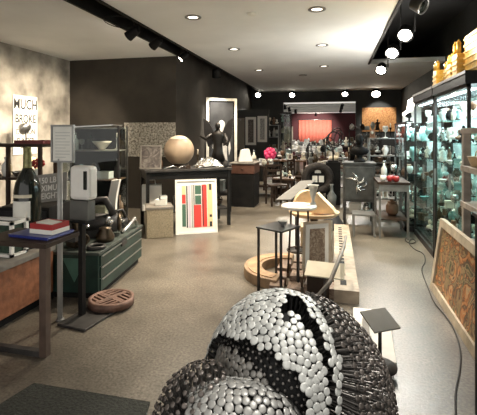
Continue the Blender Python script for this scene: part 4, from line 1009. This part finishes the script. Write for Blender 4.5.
# wood tray with halves behind
p = W(314, 213, 4.85); tz = p.z
t = thing('round_wood_table', 'round wooden tray table with pale rim holding curved wood blocks', 'table', (p.x, p.y, 0))
g = G(); g.lathe([(.26, tz - .02), (.29, tz), (.295, tz + .02), (.285, tz + .025), (.27, tz + .005), (.001, tz + .004)], 40); obj('tray', g, lwood, t)
g = G(); g.lathe([(.2, .0), (.19, .03), (.05, .06), (.045, tz - .06), (.12, tz - .02)], 24); obj('pedestal', g, dwood, t)
halfm = M('honey_wood', (.74, .55, .33), .45, var=.2, scale=6)
for k, (x, y, rz, lab) in enumerate(((-.09, .10, .2, 'curved honey coloured wood block, left one on the round tray'), (.1, -.08, -.2, 'curved honey coloured wood block, right one on the round tray'))):
    g = G(); n = 12; pts = [(.17 * math.cos(PI * i / n), .23 * math.sin(PI * i / n)) for i in range(n + 1)]
    pts = pts if k == 0 else [(.17, 0), (.12, .07), (.02, .16), (-.05, .23), (-.11, .2), (-.13, .1), (-.13, 0)]
    g.prism(pts, -.06, .06, T=Matrix.Rotation(PI / 2, 4, 'X')); solo('curved_wood_block', g, halfm, lab, 'wood block', (p.x + x, p.y + y, tz + .026), rz, 'wood blocks on the round tray', .008)
q = F(313, 204, .833)
t = thing('grey_cone', 'grey open cone vessel standing on the right side of the white round table', 'vessel', (q.x, q.y, .833))
g = G(); g.lathe([(.035, 0), (.03, .01), (.012, .03), (.055, .2), (.065, .205), (.052, .2), (.008, .04)], 20); obj('body', g, M('cone_grey', (.34, .34, .31), .5, var=.1), t)
# info lectern plate slanted
def info_plate(name, label, px, py, zc, wd, dp, post, mat, rz, rx, ry=0., z0=0.):
    p = W(px, py, zc); t = thing(name, label, 'sign', (p.x, p.y, 0), rz)
    T = Matrix.Translation((0, 0, p.z)) @ Matrix.Rotation(rx, 4, 'X') @ Matrix.Rotation(ry, 4, 'Y')
    g = G(); g.box(-wd / 2, wd / 2, -dp / 2, dp / 2, -.006, .006, T=T); obj('plate', g, mat, t)
    g = G(); g.cyl((0, 0, z0 + 0.01), (0, 0, p.z - .02), .012, n=8); obj('post', g, darksteel, t)
    g = G(); g.lathe([(.11, z0), (.11, z0 + .012)], 20); obj('base', g, darksteel, t)
    return t
info_plate('slanted_board', 'slanted grey reading board on a thin post behind round tray', 296, 190, 5.6, .26, .6, True, M('board_silver', (.13, .127, .12), .85, 0, var=.1, spec=.1), -.55, .35, -.12)
info_plate('cream_info_card', 'tilted cream information card on thin post before leaning engraving', 325, 270, 3.55, .33, .17, True, cream, -.12, .5)
info_plate('grey_info_plate', 'diamond shaped grey information plate beside the nail sculpture', 380, 320, 2.72, .20, .17, True, M('plate_grey', (.24, .23, .21), .45, .2, var=.1), .55, .42, z0=.048)
# leaning engraving
t = thing('framed_engraving', 'pale wooden framed engraving leaning back beside slotted plank', 'picture', W(317, 271, 3.95), -.45, rx=-.38, ry=-.2)
pic_frame(t, .32, .48, M('engraving_frame', (.45, .37, .27), .5, var=.15), paper, ART[1], bw=.028, mw=.045)
pe = W(316, 271, 3.95)
g = G(); g.box(-.10, .10, -.05, .05, 0, pe.z - .03); solo('rough_wood_block', g, dwood, 'rough dark wood block under the leaning engraving', 'block', (pe.x + .02, pe.y + .04, 0), -.35, None, .01)
# slotted plank
t = thing('slotted_plank', 'long pale wooden plank with a row of dark slots along it', 'plank', (.12, 5.5, 0), 0)
g = G(); g.box(-.12, .11, -1.52, 1.35, 0, .12)
for k in range(17): g.box(-.055, -.005, -1.1 + k * .135, -1.1 + k * .135 + .07, .1195, .1215, 1)
g.box(-.06, .0, -1.38, -1.24, .1195, .1215, 1)
obj('board', g, [pwood, black], t)
# driftwood bow
t = thing('bent_stick', 'long bent grey brown stick leaning across the slotted plank', 'stick')
a, b, c2, d = W(346, 236, 4.2), W(338, 262, 3.4), W(330, 282, 3.25), W(314, 300, 3.05)
g = G(); g.tube([a, a.lerp(b, .5) + Vector((.01, 0, 0)), b, c2, d], [.012, .016, .018, .018, .012], 8); obj('shaft', g, gwood, t)
g = G(); g.tube([d, d.lerp(Vector((d.x - .04, d.y - .03, .02)), .6), Vector((d.x - .06, d.y - .04, .02))], .012, 8); obj('tip', g, gwood, t)
# thin cane
a, b = W(299, 238, 4.0), W(303, 256, 4.1)
# white low plinth
t = thing('white_plinth', 'low white rectangular plinth on floor right of the nail sculpture', 'plinth', (.16, 3.38, 0), -.06)
g = G(); g.box(-.02, .28, -.42, .42, 0, .045); obj('slab', g, M('plinth_white', (.62, .59, .54), .5, var=.1), t, .005)
g = G(); g.box(.06, .11, -.25, .2, .046, .09); g.box(.05, .12, -.25, -.22, .046, .11); obj('batten', g, gwood, t)
# small objects among the slabs
item('candlestick', 'light wood', (-.12, 5.32, 0), .4, 'standing behind the leaning engraving')
item('vase', 'brown', (-.28, 5.5, 0), .42, 'on the floor behind the leaning engraving', k=2)
item('box', 'light wood', (-.27, 5.85, 0), .3, 'on the floor under the round wooden tray')

# ------------------------------------------------------------------ engraved steel safe, stand, table with apples
t = thing('engraved_safe', 'dark grey steel safe with relief of branches on its door', 'safe', (.42, 7.55, 0))
sf = M('safe_steel', (.075, .078, .075), .5, .5, var=.3, scale=10)
g = G(); g.box(-.26, .26, -.25, .25, .42, 1.06); obj('body', g, sf, t, .01)
g = G(); g.box(-.225, .225, -.27, -.25, .46, 1.02); d = obj('door', g, sf, t, .006)
r = random.Random(8); g = G()
for k in range(12):
    a = r.uniform(0, 2 * PI); L = r.uniform(.08, .2); cx, cz = r.uniform(-.06, .06), .72 + r.uniform(-.06, .06)
    g.tube([(cx, -.275, cz), (cx + .5 * L * math.cos(a), -.285, cz + .5 * L * math.sin(a)), (cx + L * math.cos(a + .5), -.275, cz + L * math.sin(a + .5))], [.016, .013, .006], 6)
obj('relief', g, silver, d)
g = G(); g.box(-.28, .28, -.27, .27, 1.06, 1.09); obj('top', g, sf, t)
g = G()
for x in (-.24, .24):
    for y in (-.23, .23): g.cb((x, y, .21), (.04, .04, .42))
obj('stand_frame', g, darksteel, t)
g = G(); g.box(-.26, .26, -.25, .25, .2, .23); obj('stand_shelf', g, greysteel, t)
item('bust', 'black', (.44, 7.55, 1.09), .5, 'on the engraved steel safe', -.2, label='black bust with round head on top of the engraved steel safe')
item('box', 'white', (.36, 7.5, .23), .16, 'on the stand shelf under the safe')
item('jar', 'silver', (.56, 7.5, .23), .16, 'on the stand shelf under the safe')
t = thing('dark_cloth_heap', 'dark cloth bundle slumped on the floor before the safe stand', 'cloth', (-.02, 7.07, 0))
g = G(); g.lathe([(.22, 0), (.21, .05), (.14, .16), (.08, .26), (.03, .3), (.002, .31)], 16, ax=.9); r = random.Random(2); g.v = [(x + r.uniform(-.02, .02), y + r.uniform(-.02, .02), max(0, z + r.uniform(-.015, .015))) for x, y, z in g.v]; obj('folds', g, M('dark_cloth', (.03, .03, .032), .9, var=.3), t)
t = thing('low_steel_stand', 'low grey steel plant stand in front of the safe', 'stand', (.45, 6.75, 0))
g = G(); g.box(-.17, .17, -.17, .17, .32, .345); obj('top', g, greysteel, t)
for x in (-.15, .15):
    for y in (-.15, .15): g = G(); g.cb((x, y, .16), (.025, .025, .32)); obj('leg', g, greysteel, t)
t = table('apple_table', 'dark wooden table on steel legs holding red and white apples', (.88, 6.9, 0), .46, .75, .86, dwood, greysteel, 0, lt=.03, shelf=.3, apron=.1)
for k, (x, y, m_, lab) in enumerate(((.74, 6.65, paper, 'white apple at the left end of the row on the wooden table'), (.83, 6.62, red, 'red apple in the middle of the row on the wooden table'), (.92, 6.60, red, 'red apple beside the glass case end of the row on the table'), (.87, 6.74, darkred, 'dark red apple behind the others on the wooden table'))):
    t = thing('apple', lab, 'fruit', (x, y, .86), 0, 'apples on the wooden table')
    g = G(); g.lathe([(.005, .008), (.025, 0), (.04, .02), (.048, .05), (.04, .08), (.02, .09), (.004, .078)], 16); obj('flesh', g, m_, t)
    g = G(); g.cyl((0, 0, .08), (.006, 0, .105), .003, n=6); obj('stem', g, dwood, t)
item('goblet', 'silver', (.95, 7.1, .86), .22, 'at the back of the apple table')
item('bottle', 'pale', (.8, 7.1, .86), .28, 'at the back of the apple table')
item('jar', 'brown', (.9, 6.9, .3), .25, 'on the lower shelf of the apple table')

def etagere(name, label, place, loc, wd, dp, top, zs, seed, per, mat, cols, kinds):
    t = thing(name, label, 'shelf', loc)
    for x in (-wd / 2, wd / 2):
        for y in (-dp / 2, dp / 2): g = G(); g.cb((x, y, top / 2), (.03, .03, top)); obj('post', g, mat, t)
    for z in zs: g = G(); g.box(-wd / 2 + .016, wd / 2 - .016, -dp / 2 + .016, dp / 2 - .016, z - .02, z); obj('shelf', g, mat, t)
    for i, z in enumerate(zs):
        gp = (zs[i + 1] - z - .03) if i + 1 < len(zs) else .45
        pts = [(loc[0] - wd / 2 + wd * (k + .5) / per, loc[1] + (.12 if k % 2 else -.1) * dp / .4) for k in range(per)]
        scatter(f'on the {["lowest", "second", "third", "fourth"][i]} shelf of {place}', pts, kinds, cols, (gp * .55, gp * .95), 'pieces on ' + place, seed + i, z, gap=wd / per * 1.15)
DK = ['dark steel', 'bronze', 'black', 'grey', 'silver', 'brown', 'pale', 'white', 'dark wood']
etagere('open_shelf', 'open steel shelf crowded with antiques below the orange panel', 'the open steel shelf', (1.0, 8.75, 0), .62, .4, 1.5, (.3, .75, 1.15, 1.5), 400, 5, greysteel, DK, KIN + ['bust', 'coral'])
etagere('open_shelf', 'black open shelf with dark antiques left of the looping wire sculpture', 'the black open shelf', (-.5, 12.30, 0), .5, .4, 1.25, (.3, .75, 1.25), 420, 6, darksteel, DK, KIN)
etagere('open_shelf', 'tall thin steel shelf against the charcoal wall left of the back opening', 'the tall thin steel shelf', (-2.35, 15.3, 0), .7, .4, 1.9, (.5, 1.0, 1.45, 1.9), 440, 5, steel, DK + ['ivory'], KIN)
etagere('open_shelf', 'dark open shelf between the back opening and the orange panel', 'the dark open shelf', (.95, 13.6, 0), .95, .4, 1.7, (.4, .9, 1.3, 1.7), 460, 6, darksteel, DK, KIN + ['coral'])
# ------------------------------------------------------------------ right wall cabinets
def cabinet(y0, y1, label, x0=1.24, x1=1.82, top=2.07, cap=True, shelves=7, seed=0, who='nearest', per=8, light=30):
    t = thing('glass_cabinet', label, 'cabinet', (x0, (y0 + y1) / 2, 0), 0, 'lit glass cabinets along the right wall')
    hy = (y1 - y0) / 2
    g = G()
    for x in (.015, x1 - x0 - .015):
        for y in (-hy + .015, hy - .015): g.cb((x, y, top / 2), (.03, .03, top))
    g.box(0, .03, -hy, hy, 0, .08); g.box(0, .03, -hy, hy, top - .03, top); g.box(0, x1 - x0, -hy, -hy + .03, 0, .08); obj('frame', g, darksteel, t)
    if cap:
        g = G(); g.box(-.02, x1 - x0, -hy, hy, top, top + .13); obj('top_box', g, blackm, t, .004)
        g = G(); g.box(-.025, -.02, -hy, hy, top + .10, top + .13); obj('top_edge', g, steel, t)
    g = G(); g.box(.03, x1 - x0 - .03, -hy + .03, hy - .03, 0, .12); obj('plinth', g, darksteel, t)
    g = G(); g.box(x1 - x0 - .02, x1 - x0, -hy + .02, hy - .02, .08, top); obj('back_panel', g, M('cab_back', (.60, .66, .66), .5, var=.3, scale=4), t)
    half = hy
    for s in (0,) if hy < .5 else (0, 1):
        ya = -hy + .02 + s * hy; yb = (-hy + .02 + (s + 1) * hy - .02) if hy >= .5 else hy - .02
        g = G(); g.box(.008, .014, ya, yb, .09, top - .04); d = obj('door', g, clear, t)
        g = G(); g.cb((0, yb - .05, 1.05), (.02, .015, .2)); obj('handle', g, steel, d)
    g = G(); g.box(.03, x1 - x0 - .03, -hy, -hy + .006, .09, top - .04); obj('end_glass', g, clear, t)
    for k in range(shelves):
        z = .14 + (top - .46) * k / (shelves - 1)
        g = G(); g.box(.05, x1 - x0 - .03, -hy + .035, hy - .035, z - .008, z); obj('shelf', g, shelfglass, t)
    g = G(); g.box(.06, .1, -hy + .05, hy - .05, top - .05, top - .035); obj('light_strip', g, stripE, t)
    d = bpy.data.lights.new('cabinet_light', 'AREA'); d.shape = 'RECTANGLE'; d.size = .3; d.size_y = hy * 1.8; d.energy = light; d.color = (.80, .94, 1)
    o = bpy.data.objects.new('cabinet_light', d); COL.objects.link(o); o.parent = t; o.location = ((x1 - x0) / 2, 0, top - .06)
    ordn = ['lowest', 'second', 'third', 'fourth', 'fifth', 'sixth', 'top'] if shelves == 7 else ['lowest', 'second', 'third', 'fourth', 'top'][:shelves]
    gap = (top - .46) / (shelves - 1)
    for k in range(shelves):
        z = .14 + (top - .46) * k / (shelves - 1)
        pts = [(x0 + .14 + (.19 if i % 2 else 0) + .02 * random.random(), y0 + .1 + (y1 - y0 - .2) * (i + .5) / per) for i in range(per)]
        scatter(f'on the {ordn[k]} shelf of the {who}', pts, ['vase', 'bowl', 'bottle', 'jar', 'plate', 'goblet', 'figurine', 'coral', 'box', 'bust'], ['white', 'pale', 'aqua', 'teal', 'grey', 'ivory', 'brown', 'silver', 'black', 'bronze'],
                (gap * .5, gap * .8), f'glass and china in the {who}', seed + k, z, gap=(y1 - y0 - .2) / per * 1.5)
cabinet(4.3, 5.64, 'lit glass cabinet nearest the camera, golden towers on top', seed=100, who='nearest glass cabinet', per=13, light=28)
cabinet(5.68, 6.98, 'lit glass cabinet second along the right wall, dark lid on top', seed=200, who='second glass cabinet', per=12, light=28)
cabinet(7.1, 8.25, 'lower clear glass case beyond the two lit cabinets', x0=1.12, x1=1.7, top=1.78, cap=False, shelves=5, seed=300, who='low glass case', per=8, light=18)
# added fill uplights, out of sight on the furniture, wash the ceiling
for x, y, z, aim, pw, lab in ((1.55, 6.5, 2.203, (-.75, .1, 1), 15, 'added ceiling fill lamp, small and black, on the second lit cabinet'), (1.22, 7.3, 1.783, (-.6, .5, 1), 22, 'added ceiling fill lamp, small and black, on the low glass case')):
    t = thing('added_uplight', lab, 'lamp', (x, y, z)); q = Vector(aim).normalized()
    g = G(); g.lathe([(.06, 0), (.06, .015), (.015, .02), (.015, .07)], 14); obj('foot', g, black, t)
    T = Matrix.Translation((0, 0, .1)) @ q.to_track_quat('Z', 'Y').to_matrix().to_4x4()
    g = G(); g.lathe([(.03, -.03), (.055, .03), (.05, .03), (.03, -.01)], 16, T=T); obj('housing', g, black, t)
    g = G(); g.lathe([(.047, .02), (.004, .021)], 14, T=T); obj('lens', g, softE, t)
    d = bpy.data.lights.new('added_uplight_beam', 'SPOT'); d.energy = pw * 5; d.color = NEUT; d.spot_size = 2.5; d.spot_blend = .9; d.shadow_soft_size = .04
    o = bpy.data.objects.new('added_uplight_beam', d); COL.objects.link(o); o.parent = t; o.location = Vector((0, 0, .1)) + q * .05; o.rotation_euler = q.to_track_quat('-Z', 'Y').to_euler()
# golden towers
def tower(x, y, wd, h, label, lo):
    t = thing('golden_tower', label, 'model tower', (x, y, 2.2), 0, 'golden model towers on the glass cabinet')
    g = G(); g.box(-wd / 2, wd / 2, -wd / 2, wd / 2, 0, h * .62); obj('block', g, gold, t, .005)
    g = G()
    for k in range(int(h * .62 / .055)): g.box(-wd / 2 - .008, wd / 2 + .008, -wd / 2 - .008, wd / 2 + .008, .02 + k * .055, .034 + k * .055)
    obj('bands', g, M('gold_light', (.85, .60, .20), .4, .2, var=.2), t)
    for sx in (-1, 1):
        for sy in (-1, 1):
            g = G(); g.cyl((sx * wd * .36, sy * wd * .36, h * .62), (sx * wd * .36, sy * wd * .36, h * .88), wd * .13, n=10); g.cyl((sx * wd * .36, sy * wd * .36, h * .88), (sx * wd * .36, sy * wd * .36, h), wd * .15, .004, 10); obj('turret', g, gold, t)
tower(1.36, 5.75, .18, .33, 'golden model tower farthest along the cabinet tops', 0)
tower(1.40, 5.42, .17, .28, 'low golden model tower second from the far end', 0)
tower(1.36, 5.12, .16, .30, 'slim golden model tower at the middle of the row', 0)
tower(1.36, 4.85, .18, .40, 'tall golden model tower beside the wide block', 0)
t = thing('golden_block', 'wide banded golden model block nearest on the cabinet top', 'model tower', (1.5, 4.45, 2.2), 0, 'golden model towers on the glass cabinet')
g = G(); g.box(-.18, .2, -.24, .22, 0, .40); obj('block', g, gold, t, .006)
g = G()
for k in range(6): g.box(-.19, .21, -.25, .23, .03 + k * .065, .045 + k * .065)
obj('bands', g, M('gold_light', (.85, .60, .20), .4, .2, var=.2), t)
d = bpy.data.lights.new('tower_glow', 'POINT'); d.energy = 12; d.color = (1, .78, .42); d.shadow_soft_size = .08; o = bpy.data.objects.new('tower_glow', d); COL.objects.link(o); o.location = (1.1, 5.0, 2.6)
# white carved signs beyond
for k, (px, py, zc, wd, ht, lab) in enumerate(((409, 96, 7.9, .3, .42, 'white cut out board standing on the low glass case, front one'), (402, 92, 8.3, .26, .5, 'white cut out board standing on the low glass case, back one'))):
    p = W(px, py, zc); t = thing('cutout_board', lab, 'board', (1.3 + .1 * k, 7.5 + .4 * k, 1.78), -.5)
    g = G(); g.prism([(-wd / 2, 0), (wd / 2, 0), (wd / 2, ht * .55), (wd * .2, ht * .6), (wd * .15, ht), (-wd * .2, ht * .9), (-wd * .25, ht * .5), (-wd / 2, ht * .4)], 0, .03, T=Matrix.Rotation(PI / 2, 4, 'X')); obj('board', g, white, t)
# grey wooden shelf unit at the right edge
sgw = M('shelf_grey_wood', (.34, .30, .26), .6, var=.3, scale=9)
t = thing('grey_shelf_unit', 'weathered grey wooden open shelf unit at the right frame edge', 'shelf', (1.16, 3.66, 0))
for y in (.51, -.5): g = G(); g.box(0, .06, y - .03, y + .03, 0, 1.645); obj('upright', g, sgw, t, .003); 
for y in (.51, -.5): g = G(); g.box(.42, .48, y - .03, y + .03, 0, 1.645); obj('upright', g, sgw, t, .003)
for z in (.3, .62, .97, 1.3, 1.645): g = G(); g.box(-.01, .49, -.55, .55, z - .05, z); obj('shelf', g, sgw, t, .003)
g = G(); g.box(.485, .495, -.54, .54, .1, 1.62); obj('back_panel', g, dwood, t)
item('basket', 'light wood', (1.27, 3.985, 1.3), .15, 'on the second shelf', PI / 2 + .2, label='small light woven basket with handle on the grey shelf unit')
item('box', 'dark wood', (1.4, 4.0, .97), .2, 'on the grey shelf unit', PI / 2, label='dark wooden box on the middle board of grey shelf unit')
item('jar', 'brown', (1.38, 3.6, 1.3), .2, 'beside the basket', 0, label='brown lidded jar beside the basket on the grey shelf unit')
# leaning painting
t = thing('leaning_painting', 'big pale framed painting of orange and green swirls leaning on shelf unit', 'painting', (.985, 3.87, 0), -PI / 2, rx=-.14)
pf = M('painting_frame', (.46, .39, .29), .5, var=.25, scale=9)
pic_frame(t, 1.42, .73, pf, paper, art('swirl', [(.30, .06, .02), (.02, .015, .01), (.09, .10, .04), (.36, .24, .12), (.05, .03, .02), (.50, .19, .05), (.48, .36, .20), (.03, .02, .015), (.55, .15, .03)], 4.2, 'noise', 2.8), bw=.075, mw=0, dep=.045)
# black plinth at picture edge
t = thing('black_plinth', 'tall black plinth cut by the right edge of the picture', 'plinth', (1.03, 2.32, 0), 0)
g = G(); g.box(-.25, .25, -.26, .26, 0, 1.13); obj('body', g, black, t, .005); g = G(); g.box(-.26, .26, -.27, .27, 1.13, 1.15); obj('top', g, blackm, t)
# cable on the floor
g = G(); pts = [F(x, y, .008) for x, y in [(409, 236), (404, 240), (410, 244), (417, 242), (412, 238), (408, 243), (415, 250), (424, 253), (426, 262), (421, 268), (424, 278), (429, 290)]] + [F(x, y, .008) for x, y in [(434, 303), (445, 315), (455, 330), (461, 350), (460, 372), (455, 392), (456, 420)]]
def smooth(P, k=3):
    for _ in range(k):
        Q = [P[0]]
        for a, b in zip(P, P[1:]): Q += [a.lerp(b, .25), a.lerp(b, .75)]
        P = Q + [P[-1]]
    return P
g.tube(smooth(pts), .0055, 6); solo('power_cable', g, rubber, 'black power cable snaking along floor beside the leaning painting', 'cable')

# ------------------------------------------------------------------ back wall and back room
t = thing('orange_panel', 'orange and cream textured picture panel on the far charcoal wall', 'picture', (1.62, 15.95, 1.66))
g = G(); g.box(-.6, .6, 0, .04, 0, .88); obj('canvas', g, art('leaf_orange', [(.35, .12, .03), (.58, .24, .07), (.30, .10, .03), (.75, .42, .16), (.55, .22, .06), (.82, .66, .45)], 26, 'noise', 1.5), t)
furn('long white table at the front of the back room', 'the long white table in back room', (-.6, 17.6, 0), 2.0, .7, .8, white, white, 11, (.25, .5), 31, cols=['white', 'cream', 'pale', 'ivory', 'silver', 'black', 'aqua'])
furn('second white table deeper in the back room', 'the second white table in back room', (-1.0, 19.6, 0), 2.2, .7, .85, white, white, 11, (.25, .55), 32, cols=['white', 'cream', 'pale', 'ivory', 'silver', 'black', 'brown'])
furn('white table below the red lit wall', 'the table below the red wall', (-1.0, 22.5, 0), 2.6, .8, .9, white, white, 12, (.25, .6), 33, cols=['white', 'cream', 'pale', 'ivory', 'silver', 'dark red', 'black'])
furn('dark counter on the right of the back room', 'the dark counter in back room', (.8, 18.6, 0), 1.4, .7, 1.0, dwood, black, 9, (.4, .8), 34)
t = thing('red_curtain', 'warm lit red curtain backdrop on the far wall of the back room', 'curtain', (-1.15, 25.93, 1.0))
g = G(); n = 60; vs = [(-1.0 + 2.0 * i / n, -.02 * math.cos(i * .9), z) for z in (0, 1.4) for i in range(n + 1)]
g.add(vs, [(i, i + 1, n + 2 + i, n + 1 + i) for i in range(n)], 0, True); o = obj('cloth', g, M('red_cloth', (.50, .12, .08), .8, var=.15), t); sm = o.modifiers.new('solid', 'SOLIDIFY'); sm.thickness = .01
g = G(); g.cyl((-1.05, -.0, 1.43), (1.05, 0, 1.43), .02, n=8); obj('rail', g, steel, t)
g = G(); g.box(-.4, .45, 0, .05, 0, 1.0); solo('beige_screen', g, M('beige_screen', (.40, .36, .28), .7, var=.1), 'plain beige screen left of the red curtain', 'screen', (-2.9, 25.2, 1.0)); 
g = G(); g.box(-.02, .02, 0, .04, 0, 1.0); 
for x, lab in ((-.3, 'left'), (.3, 'right')): pass
t = bpy.data.objects['beige_screen']
g = G(); g.box(-.35, -.3, -.02, .07, -1.0, 0); obj('leg', g, black, t); g = G(); g.box(.33, .38, -.02, .07, -1.0, 0); obj('leg', g, black, t)
# gas of light in the back room: ceiling spots on a track
for k, (x, y, aim, pw, nm) in enumerate(((-2.0, 17.2, (.2, .3, -1), 18, 'first'), (-2.0, 19.0, (.2, .3, -1), 18, 'second'), (-1.9, 21.0, (.1, .3, -1), 18, 'third'), (-1.0, 23.4, (-.08, 1, -.42), 120, 'fourth'), (.3, 17.4, (-.2, .3, -1), 18, 'fifth'), (.3, 20.2, (-.2, .6, -1), 18, 'sixth'))):
    spot_lamp((x, y, 2.62), f'lit spotlight under the back room ceiling, {nm} from the opening by row', True, aim, pw, top=2.86, r=.07, size=1.3)
# open wire sculpture on grey table and a tall stack
g = G(); g.box(-.16, .16, -.16, .16, 0, .95); solo('pedestal', g, black, 'slim black pedestal under the looping wire sculpture', 'pedestal', (-.02, 9.5, 0))
t = thing('wire_sculpture', 'tall looping dark wire sculpture on a slim black pedestal', 'sculpture', (-.02, 9.5, .95))
g = G(); r = random.Random(4)
for k in range(6):
    a = r.uniform(0, PI); T = Matrix.Translation((r.uniform(-.1, .1), 0, .4 + r.uniform(-.12, .2))) @ Matrix.Rotation(a, 4, 'Z') @ Matrix.Rotation(PI / 2 + r.uniform(-.5, .5), 4, 'X'); g.torus((0, 0, 0), r.uniform(.15, .28), .012, 28, 6, T=T)
obj('wire', g, darksteel, t); g = G(); g.cyl((0, 0, 0), (0, 0, .3), .015, n=8); g.box(-.12, .12, -.1, .1, 0, .03); obj('base', g, black, t)

# ------------------------------------------------------------------ general light of the shop
